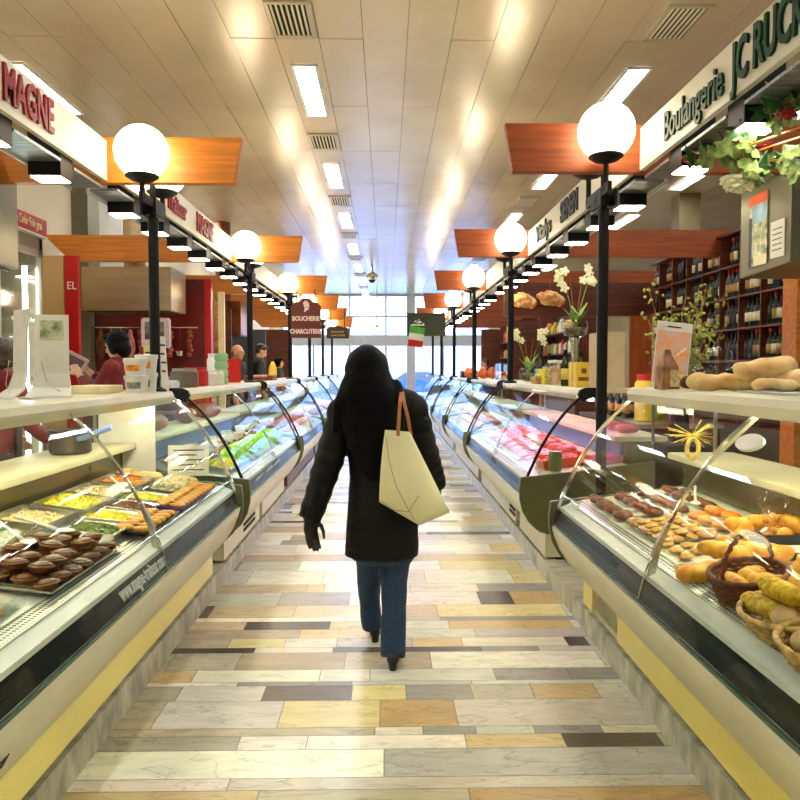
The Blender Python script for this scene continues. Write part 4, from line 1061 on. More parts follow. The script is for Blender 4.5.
def along(S, t):
    f = t * (len(S) - 1); i = min(int(f), len(S) - 2); return S[i].lerp(S[i + 1], f - i)
for S, n in ((stem, 44), (stem2, 26)):
    for i in range(n):
        p = along(S, rr.random()) + Vector((rr.uniform(-.05, .05), rr.uniform(-.06, .06), rr.uniform(-.07, .02)))
        o = bpy.data.objects.new('leaf', rr.choice(lm)); COL.objects.link(o); o.parent = g0; o.location = p - g0.location
        o.rotation_euler = (rr.uniform(.6, 2.2), rr.uniform(-.7, .7), rr.uniform(-1.2, 1.2)); o.scale = (rr.uniform(.8, 1.3),) * 3
PETAL = mat('red_petal', lin(160, 12, 12), .45, 0, 20, .2)
WPET = mat('white_petal', lin(236, 232, 196), .5, 0, 20, .1)
def bloom(name, label, cat, c, rad, m_, n=26, par=None):
    mb = MB(); rq = random.Random(3)
    for i in range(n):
        a = i * 2.4; e = .2 + 1.3 * i / n; rd = rad * (.35 + .5 * math.sin(e))
        M = Euler((0, e - .2, a)).to_matrix()
        mb.ball(c + M @ Vector((rad * .55, 0, 0)) * (1 if e < 1.2 else .6), (rad * .42, rad * .36, rad * .14), 8, 5, M)
    o = mb.build(name, m_, None, 'all'); return tag(o, label, cat)
for i, (px, py, y) in enumerate(((690, 155, 3.8), (747, 127, 3.3), (787, 110, 3.05), (765, 145, 3.4))):
    bloom('red_flower', ['red flower at the left tip of the ivy garland', 'red flower in the middle of the ivy garland', 'dark red flower near the right frame edge of the garland', 'red flower half hidden behind the ivy leaves'][i], 'flower', AY(px, py, y), .05, PETAL)
bloom('white_flower', 'large cream white bloom hanging below the ivy garland', 'flower', AY(740, 176, 3.5), .10, WPET, 34)
m = MB().tube([AY(700, 162, 3.75), AY(830, 118, 2.85)], .007, 8)
m.tube([AY(720, 163, 3.7), AY(830, 128, 2.9)], .006, 8)
o = m.build('trellis_rods', mat('copper_rod', lin(200, 120, 60), .3, .5)); tag(o, 'thin copper rods carrying the ivy garland at top right', 'rod')
# ------------------------------------------------------------------ wine shelf on the right
WX = 3.5; t = thing('wine_shelf', 'tall dark wooden wine shelf full of bottles behind the right stalls', 'shelf', (WX + .18, 7.9, .131))
zs = [.98, 1.30, 1.62, 1.94, 2.26, 2.58]
for z in zs: MB().box(WX, WX + .36, 6.28, 9.55, z - .02, z).build('shelf_board', DWOOD, t)
MB().box(WX, WX + .36, 6.28, 9.55, 2.9, 2.93).build('top_board', DWOOD, t)
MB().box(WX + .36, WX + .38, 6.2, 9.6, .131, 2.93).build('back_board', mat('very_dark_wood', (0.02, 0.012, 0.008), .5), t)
yy = 6.28 + .42
while yy < 9.5:
    for z in zs: MB().box(WX + .002, WX + .355, yy - .009, yy + .009, z, z + .3).build('divider', DWOOD, t)
    yy += .42
MB().box(WX - .02, WX + .38, 6.06, 6.28, .131, 3.0).build('side_post', WOOD, t)
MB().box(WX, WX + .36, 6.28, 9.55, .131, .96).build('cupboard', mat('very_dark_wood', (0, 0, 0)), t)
def bottle(gm=BOTG, h=.29, rad=.036, lab=True, neck=.013, lc=LABEL, capm=None):
    b = MB().lathe([(rad * .9, 0), (rad, .008), (rad, h * .6), (rad * .75, h * .68), (neck, h * .77), (neck, h * .96), (neck * 1.2, h * .965), (neck * 1.2, h), (0, h)], n=14).build('bottle', gm, None, 'all')
    b.location = (0, 0, 0); me = b.data
    tag(b, '', 'bottle')
    if lab:
        l = MB().lathe([(rad + .0006, h * .18), (rad + .001, h * .48)], n=14); l.f = l.f[:-0 or None]
        o = bpy.data.objects.new('label', l.mesh('label', Vector((0, 0, 0)), lc, 'all')); COL.objects.link(o); o.parent = b
        o = bpy.data.objects.new('capsule', MB().lathe([(neck * 1.25, h * .84), (neck * 1.28, h * 1.002), (0, h * 1.003)], n=10).mesh('capsule', Vector((0, 0, 0)), capm or BLACK, 'all')); COL.objects.link(o); o.parent = b
    return b
WB = Proto(bottle()); WB2 = Proto(bottle(mat('green_bottle_glass', (0.008, 0.02, 0.006), .15, spec=.4), lc=mat('gold_label', lin(170, 130, 60), .5), capm=REDF))
WB3 = Proto(bottle(BOTG, lab=False))
rw = random.Random(6)
for zi, z in enumerate(zs[1:]):
    y = 6.36; sh = ['fourth', 'third', 'second from the top', 'topmost', 'top'][0]
    rown = ['lowest visible', 'second lowest', 'middle', 'second highest', 'highest'][zi]
    while y < 9.5:
        if abs(((y - 6.28) % .42)) > .045 and abs(((y - 6.28) % .42)) < .375 and rw.random() < .93:
            q = rw.choice([(WB, 'dark wine bottle with a pale label'), (WB, 'dark wine bottle with a pale label'), (WB2, 'green wine bottle with a gold label'), (WB3, 'dark wine bottle without a label')])
            q[0].at((WX + .06, y, z + .001), (0, 0, rw.uniform(0, 6)), label='%s on the %s row of the wine shelf' % (q[1], rown), group='wine bottles, %s row' % rown)
        y += .083
# orange wooden pillar and further wood behind the right stalls
o = MB().box(3.56, 3.86, 10.4, 10.5, .131, 2.71).build('wooden_pillar', mat('orange_pillar', lin(176, 84, 30), .45, 0, 3, .2, stretch=(6, 6, .6))); tag(o, 'orange wooden pillar left of the wine shelf', 'pillar')
# tall branches with small yellow-green leaves
t = thing('leafy_branches', 'bunch of branches with small yellow-green leaves behind the brochure', 'plant', (1.86, 4.05, TZ)) if False else None
bxp = AY(662, 385, 4.6)
t = thing('leafy_branches', 'vase of branches with small yellow-green leaves behind the brochure stand', 'plant', (2.3, 5.6, .131))
MB().box(2.1, 2.5, 5.3, 5.9, .131, .95).build('stand', BLACK, t)
MB().lathe([(.05, .951), (.08, 1.0), (.07, 1.25), (.085, 1.36), (.075, 1.36), (.06, 1.25), (0, 1.0)], (2.3, 5.6, 0), 20).build('vase', mat('dark_vase', (.03, .02, .02), .2), t, True)
br = MB(); lf = MB(); rb = random.Random(12)
for i in range(17):
    a = rb.uniform(0, 2 * PI); tp = Vector((2.3 + rb.uniform(-.3, .35), 5.6 + rb.uniform(-.25, .25), 1.75 + rb.uniform(.0, .5)))
    P = [Vector((2.3, 5.6, 1.3)).lerp(tp, k_ / 5) + Vector((rb.uniform(-.015, .015), rb.uniform(-.015, .015), 0)) for k_ in range(6)]
    br.tube(P, .003, 5)
    for j in range(26):
        q = Vector((2.3, 5.6, 1.3)).lerp(tp, rb.uniform(.2, 1)) + Vector((rb.uniform(-.05, .05), rb.uniform(-.05, .05), rb.uniform(-.05, .05)))
        lf.ball(q, (.013, .008, .018), 6, 4, Euler((rb.uniform(0, 3), rb.uniform(0, 3), 0)).to_matrix())
br.build('branch', TAN, t); o = lf.build('leaf', mat('spring_leaf', lin(190, 196, 70), .5, 0, 20, .4, col2=lin(120, 150, 50)), t); o['kind'] = 'stuff'
# ------------------------------------------------------------------ meat, herbs and goods in the other cases
r = random.Random(21)
STEAK = Proto(lump([((0, 0, .016), (.06, .045, .016)), ((.04, .02, .016), (.045, .035, .014))], MEATP, 'meat_cut', 'meat', .007))
ROAST = Proto(lump([((0, 0, .04), (.09, .045, .04)), ((.05, 0, .038), (.06, .04, .036))], MEATR, 'meat_joint', 'meat', .009))
CHOP = Proto(lump([((0, 0, .016), (.05, .035, .016)), ((.05, -.01, .012), (.04, .014, .010))], MEATW, 'pale_chop', 'meat', .006))
SAU = Proto(lump([((x, .25 * x * x, .016), (.02, .016, .016)) for x in [-.08 + .02 * i for i in range(9)]], SAUS, 'sausage', 'sausage', .006))
def heap_rows(s, y0, y1, rows_, where, side):
    for ri, (x, P_, dy, what) in enumerate(rows_):
        y = y0 + dy * .6
        while y < y1 - dy * .4:
            P_.deck(s, x + r.uniform(-.012, .012), y, r.uniform(-.5, .5) + (1.57 if P_ is SAU else 0), .004, label='%s in the %s case on the %s, %s row from the glass' % (what, where, side, ['first', 'second', 'third', 'fourth', 'fifth'][ri]),
                    group='%s, %s %s case, row %d' % (what, where, side, ri + 1), scale=r.uniform(.9, 1.12))
            y += dy
# right case 2 (pink)
heap_rows(1, 5.9, 8.7, [(1.22, STEAK, .16, 'pink cut of meat'), (1.37, STEAK, .16, 'pink cut of meat'), (1.52, ROAST, .25, 'red joint of meat'), (1.66, CHOP, .15, 'pale chop')], 'second', 'right')
o = tray(.36, .34, .07, TERRA); tag(o, 'orange dish near the end glass of the pink-lit right case', 'dish'); o.location = (1.36, 5.52, deckz(1.36) + .003); o.rotation_euler = (0, -SL, 0)
heap('minced_meat', 'pink minced meat heaped in the orange dish of the pink-lit right case', 'minced meat', (1.36, 5.52, deckz(1.36) + .01), .30, .28, .06, MEATP, .014, 200, (0, -SL, 0), 'stick', 5)
o = MB().lathe([(.045, 0), (.05, .01), (.05, .13), (.046, .14), (0, .14)], n=20).build('canister', mat('olive_canister', lin(120, 128, 80), .4), None, True); tag(o, 'olive green canister standing by the orange dish in the pink-lit case', 'canister'); o.location = (1.25, 5.27, deckz(1.25) + .012)
o = tray(.28, .22, .05, PINKC); tag(o, 'pink tray at the rear of the pink-lit right case near the end glass', 'tray'); o.location = (1.62, 5.36, deckz(1.62) + .003); o.rotation_euler = (0, -SL, 0)
for i in range(3): ROAST.at((1.84, 5.45 + i * .3, 1.036), (0, 0, .4 * i), label='%s red joint on the rear shelf of the pink-lit right case' % ['nearest', 'middle', 'farthest'][i])
# blue paper sheets lining the backs of the cases behind the curved glass
for s, y0_, y1_, lab in ((1, 5.3, 8.65, 'blue lining sheet on the back wall of the pink-lit right case'), (-1, 5.2, 8.1, 'blue lining sheet on the back wall of the second left case')):
    o = MB().box(min(s * 1.735, s * 1.745), max(s * 1.735, s * 1.745), y0_, y1_, .85, .995).build('lining_sheet', BLUEP); tag(o, lab, 'sheet')
heap_rows(1, 9.1, 11.9, [(1.22, STEAK, .19, 'pink cut of meat'), (1.40, ROAST, .26, 'red joint of meat'), (1.58, CHOP, .19, 'pale chop')], 'third', 'right')
heap_rows(1, 12.5, 15.3, [(1.22, CHOP, .24, 'pale chop'), (1.42, STEAK, .26, 'pink cut of meat')], 'fourth', 'right')
heap_rows(1, 15.8, 18.5, [(1.25, STEAK, .34, 'pink cut of meat')], 'fifth', 'right')
heap_rows(-1, 8.55, 11.5, [(1.22, STEAK, .19, 'pink cut of meat'), (1.38, ROAST, .27, 'red joint of meat'), (1.55, SAU, .09, 'brown sausage')], 'third', 'left')
heap_rows(-1, 11.85, 14.5, [(1.22, ROAST, .28, 'red joint of meat'), (1.42, STEAK, .25, 'pink cut of meat')], 'fourth', 'left')
heap_rows(-1, 14.9, 17.5, [(1.25, STEAK, .34, 'pink cut of meat')], 'fifth', 'left')
# left case 2: herbs in front, packets and price tickets behind
for i, (ya, yb) in enumerate(((5.9, 6.62), (6.68, 7.35), (7.4, 8.0))):
    heap('green_herbs', '%s bed of bright lime green herbs behind the glass of the second left case' % ['nearest', 'middle', 'farthest'][i], 'herbs', (-1.265, (ya + yb) / 2, deckz(1.265) + .003), .24, yb - ya, .10, LIME, .022, 480, (0, SL, 0), 'box', 30 + i)
trayset(-1, 1.27, 5.55, .24, .5, SST, YEL, 'steel tray of yellow cheese at the near end of the second left case', 'yellow cheese cubes in the tray at the near end of the second left case', 'cheese', 'cheese', .03, .03, .02, 'box', 44)
heap_rows(-1, 5.25, 8.1, [(1.45, SAU, .10, 'brown sausage'), (1.62, CHOP, .2, 'pale chop')], 'second', 'left')
for i in range(4):
    y = 5.6 + i * .62
    card((-1.50, y, deckz(1.5) + .06), .12, .09, (-.3, 0, .9), '%s white price ticket standing on the food of the second left case' % ordn(i), PAPER, 2)
HAMP = Proto(lump([((0, 0, .075), (.15, .085, .075)), ((.12, 0, .06), (.08, .05, .05))], HAM, 'cured_ham', 'ham', .011))
for i, (x, y) in enumerate(((1.84, 5.75), (1.84, 6.6), (1.84, 7.3))): HAMP.at((-x, y, 1.036), (0, 0, 1.3 + i), label='dark brown cured ham on the rear shelf of the second left case, %s' % ['nearest', 'middle', 'farthest'][i])
# --- goods on top of the second left case
def jar(x, y, z, rad, h, m_, label, lidm=WHITE, name='jar', cat='jar', g=None):
    t = thing(name, label, cat, (x, y, z), g)
    MB().lathe([(rad * .9, z), (rad, z + .008), (rad, z + h * .8), (rad * .8, z + h * .87), (0, z + h * .87)], (x, y, 0), 16).build('body', m_, t, True)
    MB().lathe([(rad * .85, z + h * .865), (rad * .85, z + h), (0, z + h)], (x, y, 0), 16).build('lid', lidm, t, True); return t
GT = mat('pale_green_tub', lin(150, 200, 150), .4); 
items = [(5.35, .17, .12, REDF, 'red lidded tin, first on top of the second left case'), (5.6, .05, .11, WHITE, 'slim white pot beside the red tin')]
Y2 = 5.3
jar(-1.6, 5.75, TZ, .11, .15, mat('steel_bowl_grey', lin(120, 112, 100), .4, .4), 'grey metal pot near the end of the second left case', STEEL, 'metal_pot', 'pot')
jar(-1.62, 6.15, TZ, .11, .16, REDF, 'large shiny red pot on the second left case', REDF, 'red_pot', 'pot')
for i in range(3): jar(-1.56 + (i % 2) * -.1, 6.45 + i * .14, TZ, .055, .13, CLEAR if i == 1 else WHITE, ['white tub right of the red pot on the second left case', 'clear beaker right of the red pot on the second left case', 'white tub behind the clear beaker on the second left case'][i])
for i in range(4): jar(-1.58, 6.95 + .0 * i, TZ + .075 * i, .065, .074, GT, '%s pale green tub of the stack on the second left case' % ['lowest', 'second lowest', 'second highest', 'topmost'][i], GT, 'stacked_tub', 'tub')
jar(-1.72, 7.25, TZ, .07, .30, WHITE, 'tall white roll standing behind the green tubs', WHITE, 'paper_roll', 'paper roll')
o = MB().obox((-1.6, 7.55, TZ + .13), (.16, .05, .25), rz=.3).build('red_packet', REDF); tag(o, 'upright red packet just before the second left post', 'packet')
# --- goods on third left case: loaf tray and bottles
for i, (y, n) in enumerate(((8.9, 1), (9.7, 1))):
    o = MB().obox((-1.6, y, TZ + .012), (.22, .4, .02)).build('wooden_tray', WICK); tag(o, '%s wooden tray of sausages on top of the third left case' % ['nearer', 'farther'][i], 'tray')
    for j in range(5): SAU.at((-1.6, y - .15 + j * .07, TZ + .023), (0, 0, .1 * (j % 2)), label='brown sausage on the %s wooden tray atop the third left case' % ['nearer', 'farther'][i], group='sausages on the %s wooden tray' % ['nearer', 'farther'][i], scale=(1.2, 1.5, 1.6))
o = MB().lathe([(.05, 0), (.06, .02), (.06, .16), (.02, .26), (0, .26)], n=16).build('yellow_bottle', YCARD, None, True); o.location = (-1.66, 10.6, TZ); tag(o, 'yellow bottle standing before the third left post', 'bottle')
# --- goods on top of the second right case
def Rt(px, y): return (px - 386) / F * y
t = thing('cardboard_box', 'tall pale cardboard box on the near end of the second right case', 'box', (1.68, 5.5, TZ))
MB().box(1.60, 1.78, 5.33, 5.66, TZ, TZ + .42).build('box', CARD, t, bevel=.004)
for i, y in enumerate((5.78, 5.92)):
    t = thing('yellow_carton', ['yellow printed carton next to the tall cardboard box', 'yellow printed carton next to the oil bottles'][i], 'carton', (1.58, y, TZ))
    MB().box(1.52, 1.64, y - .055, y + .055, TZ, TZ + .2).build('carton', YCARD, t, bevel=.003)
    MB().box(1.535, 1.625, y - .0575, y - .055, TZ + .05, TZ + .08).box(1.56, 1.60, y - .0575, y - .055, TZ + .11, TZ + .15).build('print', BRN, t)
OIL = Proto(bottle(mat('oil_glass', (0.02, 0.025, 0.004), .1), .31, .038, True, .014, mat('yellow_label', lin(224, 200, 90), .5)))
for i, (x, y) in enumerate(((1.53, 6.12), (1.56, 6.24), (1.68, 6.2), (1.55, 7.2), (1.66, 7.3))): OIL.at((x, y, TZ), (0, 0, 0), label=['dark oil bottle with yellow label right beside the yellow cartons', 'second dark oil bottle with yellow label, just behind the first', 'dark oil bottle set back behind the two labelled ones', 'dark bottle beside the third of the right lamp posts', 'dark bottle behind the one beside the lamp post'][i])
# glass bowl on stand with tall orchid
def orchid(x, y, z, h, label, n=5, lean=.25, seed=1, leafm=LEAF):
    t = thing('orchid', label, 'orchid', (x, y, z)); rr = random.Random(seed); lf = []
    MB().lathe([(.05, z), (.10, z + .03), (.115, z + .10), (.10, z + .16), (.094, z + .16), (.108, z + .10), (.095, z + .035), (0, z + .01)], (x, y, 0), 24).build('bowl', CLEAR, t, True)
    MB().lathe([(0, z + .012), (.085, z + .035), (.09, z + .09), (0, z + .11)], (x, y, 0), 18).build('moss', mat('moss_stones', lin(120, 110, 80), .8, 0, 40, .5), t, True)
    for k_ in range(5):
        a = k_ * 1.3 + .3; up = .22 - .02 * k_
        P = [Vector((x, y, z + .1)), Vector((x + .05 * math.cos(a), y + .05 * math.sin(a), z + .1 + up * .6)), Vector((x + .12 * math.cos(a), y + .12 * math.sin(a), z + .1 + up))]
        MB().tube(P, [.012, .04, .006], 8, flat=.15, up=(math.cos(a), math.sin(a), .3)).build('leaf', leafm, t, True)
    for k_ in range(2):
        s_ = (-1) ** k_; top = Vector((x + s_ * lean * .6, y + .05 * s_, z + h))
        P = [Vector((x, y, z + .1)).lerp(top, q / 5) + Vector((0, 0, .04 * math.sin(q / 5 * PI))) for q in range(6)]
        MB().tube(P, .004, 6).build('stem', LEAF, t)
        MB().tube([Vector((x, y, z + .1)), Vector((x + s_ * .05, y, z + h * .8))], .003, 6).build('stake', TAN, t)
        for j in range(n):
            c = P[5].lerp(P[3], j / max(1, n)) + Vector((rr.uniform(-.05, .05), rr.uniform(-.05, .05), rr.uniform(-.04, .04))); mb = MB()
            for q in range(5):
                M = Euler((PI / 2, 0, 0)).to_matrix() @ Euler((0, 0, q * 2 * PI / 5)).to_matrix()
                mb.ball(c + M @ Vector((.022, 0, 0)), (.024, .017, .004), 8, 5, M)
            mb.ball(c + Vector((0, -.01, 0)), .008, 6, 4)
            mb.build('blossom', WPET, t, 'all')
    return t
o = MB().lathe([(.05, 0), (.04, .02), (.035, .36), (.06, .42), (0, .42)], n=16).build('bowl_stand', CHROME, None, True)
o.location = (1.70, 6.45, TZ); tag(o, 'tall metal stand under the glass bowl of the tall orchid', 'stand')
orchid(1.70, 6.45, TZ + .421, .62, 'tall white orchid in a glass bowl by the first right lamp post', 6, .28, 1)
orchid(1.66, 8.35, TZ, .62, 'white orchid with drooping flowers near the second right lamp post', 6, -.3, 2)
t = thing('biscuit_jar', 'large glass jar of biscuits on the second right case', 'jar', (1.56, 6.62, TZ))
MB().lathe([(.085, TZ), (.095, TZ + .02), (.095, TZ + .17), (.06, TZ + .19), (.06, TZ + .2), (0, TZ + .2)], (1.56, 6.62, 0), 20).build('glass', CLEAR, t, True)
MB().lathe([(.066, TZ + .2), (.066, TZ + .225), (0, TZ + .23)], (1.56, 6.62, 0), 20).build('lid', WHITE, t, True)
o = heap('biscuit', '', 'biscuits', (0, 0, 0), .11, .11, .13, CRUSTB, .03, 60); o.parent = t; o.location = (0, 0, .004); del o['label']; del o['category']; 
for i, x in enumerate((1.5, 1.58)): jar(x + .02, 6.85 + .04 * i, TZ, .035, .17, (YEL, CRM)[i], ['slim yellow jar left of the biscuit jar', 'slim cream jar left of the biscuit jar'][i])
t = thing('gift_basket', 'shallow basket of wrapped sweets on the second right case', 'basket', (1.55, 7.05, TZ))
tb = tray(.22, .26, .07, LWICK, 'basket'); tb.parent = t; tb.location = (0, 0, 0)
for i in range(7):
    o = MB().ball((1.55 + rr.uniform(-.06, .06), 7.05 + rr.uniform(-.08, .08), TZ + .075), (.035, .03, .025), 8, 5).build('sweet', (ORA, YEL, GT, REDF)[i % 4], t)
o = MB().lathe([(.035, 0), (.04, .01), (.04, .05), (.015, .08), (.012, .12), (.018, .14), (0, .15)], n=14).build('blue_bottle', mat('turquoise', lin(60, 180, 200), .3), None, True); o.location = (1.52, 7.28, TZ); tag(o, 'small turquoise bottle behind the gift basket', 'bottle')
bloom('blue_flower', 'pale blue artificial flower standing behind the gift basket', 'flower', Vector((1.62, 7.33, TZ + .16)), .05, mat('pale_blue', lin(120, 170, 220), .5), 20)
# --- goods on the third and fourth right cases
for i in range(3):
    x = 1.55; y = 9.3 + i * .28
    t = thing('plastic_box', '%s clear plastic box with colourful goods on the third right case' % ordn(i), 'box', (x, y, TZ))
    MB().box(x - .08, x + .08, y - .1, y + .1, TZ, TZ + .22).build('case', CLEAR, t)
    for j in range(4): MB().ball((x - .03 + .05 * (j % 2), y - .05, TZ + .04 + .05 * (j // 2)), .028, 8, 5).build('sweet', (YEL, ORA, REDF, CRM)[(i + j) % 4], t)
FRU = Proto(lump([((0, 0, .06), (.07, .07, .06)), ((0, 0, .10), (.05, .05, .05))], mat('orange_gourd', lin(232, 110, 40), .4, 0, 6, .2), 'orange_gourd', 'gourd', .012))
for i, (x, y) in enumerate(((1.5, 11.1), (1.62, 10.95), (1.53, 12.6), (1.5, 13.1))): FRU.at((x, y, TZ), (0, 0, i), label=['orange gourd beyond the third right lamp post', 'orange gourd set back beyond the third right lamp post', 'orange gourd at the near end of the fourth right case', 'orange gourd in the middle of the fourth right case'][i], scale=1.25)
o = MB().obox((1.58, 13.7, TZ + .06), (.3, .42, .12)).build('dark_crate', BLACK); tag(o, 'dark crate on the fourth right case', 'crate')
# italian flag
t = thing('flag', 'small green white and red flag hanging over the far right stalls', 'flag', (.72, 14.3, 2.2))
c0 = AY(417, 327, 12.6)
for i, (mm, nm) in enumerate(((mat('flag_green', lin(70, 170, 60), .6), 'green_band'), (WHITE, 'white_band'), (REDF, 'red_band'))):
    mb = MB(); vs = []; g = 8
    for q in range(g + 1):
        u = q / g; xx = c0.x - .12 + .26 * u + .02 * i * 0; yy = 12.6 + .02 * math.sin(u * 7 + i); z1 = c0.z + .02 - i * .115 - .04 * u + (.0); 
        vs.append([(xx - .03 * i * .5, yy, z1), (xx - .03 * (i + 1) * .5, yy + .01, z1 - .115), (xx - .03 * (i + 1) * .5, yy + .014, z1 - .115), (xx - .03 * i * .5, yy + .004, z1)])
    mb.loft(vs).build(nm, mm, t)
MB().tube([(c0.x - .13, 12.6, c0.z + .05), (1.3, 12.62, c0.z + .35)], .008, 6).build('pole', BLACK, t)
# dark green sign board with the round lamp before it far right
t = thing('hanging_sign', 'dark green sign board with pale lettering above the far right stalls', 'sign', (.75, 16.2, 2.75))
p0 = AY(407, 313, 16.2); p1 = AY(441, 336, 16.2)
MB().box(p0.x, p1.x + .1, 16.2, 16.24, p1.z, p0.z).build('board', mat('dark_green', lin(40, 50, 26), .5), t)
zc = (p0.z + p1.z) / 2
m = MB()
for i in range(9): m.box(p0.x + .08 + i * .035, p0.x + .105 + i * .035, 16.193, 16.2, zc - .03, zc + .0 + .012 * (i % 3))
m.build('lettering', PAPER, t)
MB().prism([(p0.x + .14, zc + .04), (p0.x + .2, zc + .10), (p0.x + .23, zc + .07), (p0.x + .27, zc + .12), (p0.x + .34, zc + .04)], 16.193, 16.2, 'y').build('emblem', PAPER, t)
# hanging boucherie charcuterie signs
def arch_sign(px0, px1, pyt, pyb, y, label, mb_, big=True):
    a = AY(px0, pyb, y); b = AY(px1, pyt, y); cx = (a.x + b.x) / 2; w = (b.x - a.x); h = b.z - a.z
    t = thing('hanging_sign', label, 'sign', (cx, y, a.z))
    pts_ = [(a.x, a.z), (b.x, a.z), (b.x, b.z - h * .2), (b.x - w * .12, b.z - h * .12), (cx + w * .24, b.z - h * .10), (cx + w * .15, b.z - h * .02), (cx, b.z), (cx - w * .15, b.z - h * .02), (cx - w * .24, b.z - h * .10), (a.x + w * .12, b.z - h * .12), (a.x, b.z - h * .2)]
    MB().prism(pts_, y - .015, y + .015, 'y').build('board', mb_, t, bevel=.004)
    if big:
        text('BOUCHERIE', 'lettering', mat('pink_white', lin(236, 210, 200), .5), t, (cx, y - .018, a.z + h * .48), h * .155, RF, .82, .006, 'CENTER', .004)
        text('CHARCUTERIE', 'lettering', mat('pink_white', (0, 0, 0)), t, (cx, y - .018, a.z + h * .16), h * .155, RF, .78, .006, 'CENTER', .004)
        P = [(cx - w * .10, b.z - h * .12), (cx, b.z - h * .06), (cx + w * .10, b.z - h * .13), (cx + w * .12, b.z - h * .24), (cx + .0, b.z - h * .22), (cx + w * .12, b.z - h * .27), (cx - w * .06, b.z - h * .36), (cx - w * .04, b.z - h * .24)]
        MB().prism(P, y - .02, y - .014, 'y').build('emblem', mat('pink_white', (0, 0, 0)), t)
    else:
        text('BOUCHERIE', 'lettering', mat('gold_letters', lin(220, 190, 120), .5), t, (cx, y - .018, a.z + h * .52), h * .2, RF, .95, .006)
        text('CHARCUTERIE', 'lettering', mat('gold_letters', (0, 0, 0)), t, (cx, y - .018, a.z + h * .24), h * .2, RF, .88, .006)
    for q in (-.3, .3): MB().tube([(cx + w * q, y, b.z - h * .12), (cx + w * q, y, 2.74 if big else 2.72)], .008, 6).build('hanger', BLACK, t)
    return t
arch_sign(291, 321, 298, 338, 10.9, 'dark red arched sign reading BOUCHERIE CHARCUTERIE over the left cases', mat('maroon', lin(104, 26, 22), .4))
arch_sign(326.5, 349, 326, 338.5, 14.25, 'small dark brown arched sign further down the left side', mat('dark_brown', lin(60, 30, 14), .4), False)
# ------------------------------------------------------------------ people
SKIN = mat('skin', lin(206, 150, 118), .5, 0, 12, .08)
HAIRB = mat('black_hair', (0.0015, 0.0015, 0.0015), .6, 0, 60, .3, stretch=(3, 3, .3), bump=.3, spec=.12)
HAIRD = mat('dark_brown_hair', lin(44, 28, 20), .45, 0, 60, .3, stretch=(3, 3, .3), bump=.3)
EYE = mat('eye', (0.01, 0.01, 0.012), .2); LIP = mat('lip', lin(170, 84, 78), .5)
def add_hand(mb, w, d, pn, sd, L=.17, curl=.35):
    """wrist w, finger direction d, palm normal pn, thumb side vector sd"""
    d = d.normalized(); pn = (pn - d * pn.dot(d)).normalized(); sd = (sd - d * sd.dot(d) - pn * sd.dot(pn)).normalized()
    k = L / .18
    M = Matrix((sd, d, pn)).transposed()
    mb.ball(w + d * .045 * k, (.040 * k, .055 * k, .017 * k), 12, 8, M)
    for i, (o, ln) in enumerate(((.028, .072), (.010, .080), (-.009, .075), (-.027, .058))):
        b = w + d * .075 * k + sd * o * k; P = [b]; a = curl * .4; dd = d
        for s_ in (.42, .32, .26):
            a2 = a; v = d * math.cos(a2) + pn * math.sin(a2); P.append(P[-1] + v * ln * k * s_); a += curl
        mb.tube(P, [.0095 * k, .009 * k, .008 * k, .0065 * k], 8); mb.ball(P[-1], .0068 * k, 8, 5)
    b = w + d * .02 * k + sd * .026 * k
    P = [b, b + (d * .6 + sd * .75).normalized() * .035 * k + pn * .008, b + (d * .9 + sd * .5).normalized() * .062 * k + pn * .018 * k, b + (d + sd * .3).normalized() * .082 * k + pn * .026 * k]
    mb.tube(P, [.013 * k, .011 * k, .0095 * k, .0075 * k], 8); mb.ball(P[-1], .0078 * k, 8, 5)
def add_head(mb, c, k=1.0, face=Vector((0, 1, 0)), up=Vector((0, 0, 1))):
    """c = centre of the skull; face = looking direction"""
    f = face.normalized(); r_ = f.cross(up).normalized(); u = r_.cross(f)
    M = Matrix((r_, f, u)).transposed()
    W = lambda x, y, z: c + M @ Vector((x * k, y * k, z * k))
    mb.ball(W(0, -.012, .02), (.074 * k, .092 * k, .092 * k), 18, 12, M)
    mb.ball(W(0, .022, -.045), (.056 * k, .062 * k, .068 * k), 14, 9, M)
    mb.ball(W(0, .052, -.092), (.028 * k, .026 * k, .020 * k), 10, 6, M)
    mb.ball(W(0, .088, -.018), (.013 * k, .024 * k, .026 * k), 10, 6, M); mb.ball(W(0, .098, -.032), (.015 * k, .016 * k, .012 * k), 10, 6, M)
    mb.ball(W(0, .078, .018), (.05 * k, .014 * k, .010 * k), 10, 6, M)
    for s in (-1, 1): mb.ball(W(s * .078, -.01, -.015), (.010 * k, .020 * k, .032 * k), 8, 6, M)
    return W
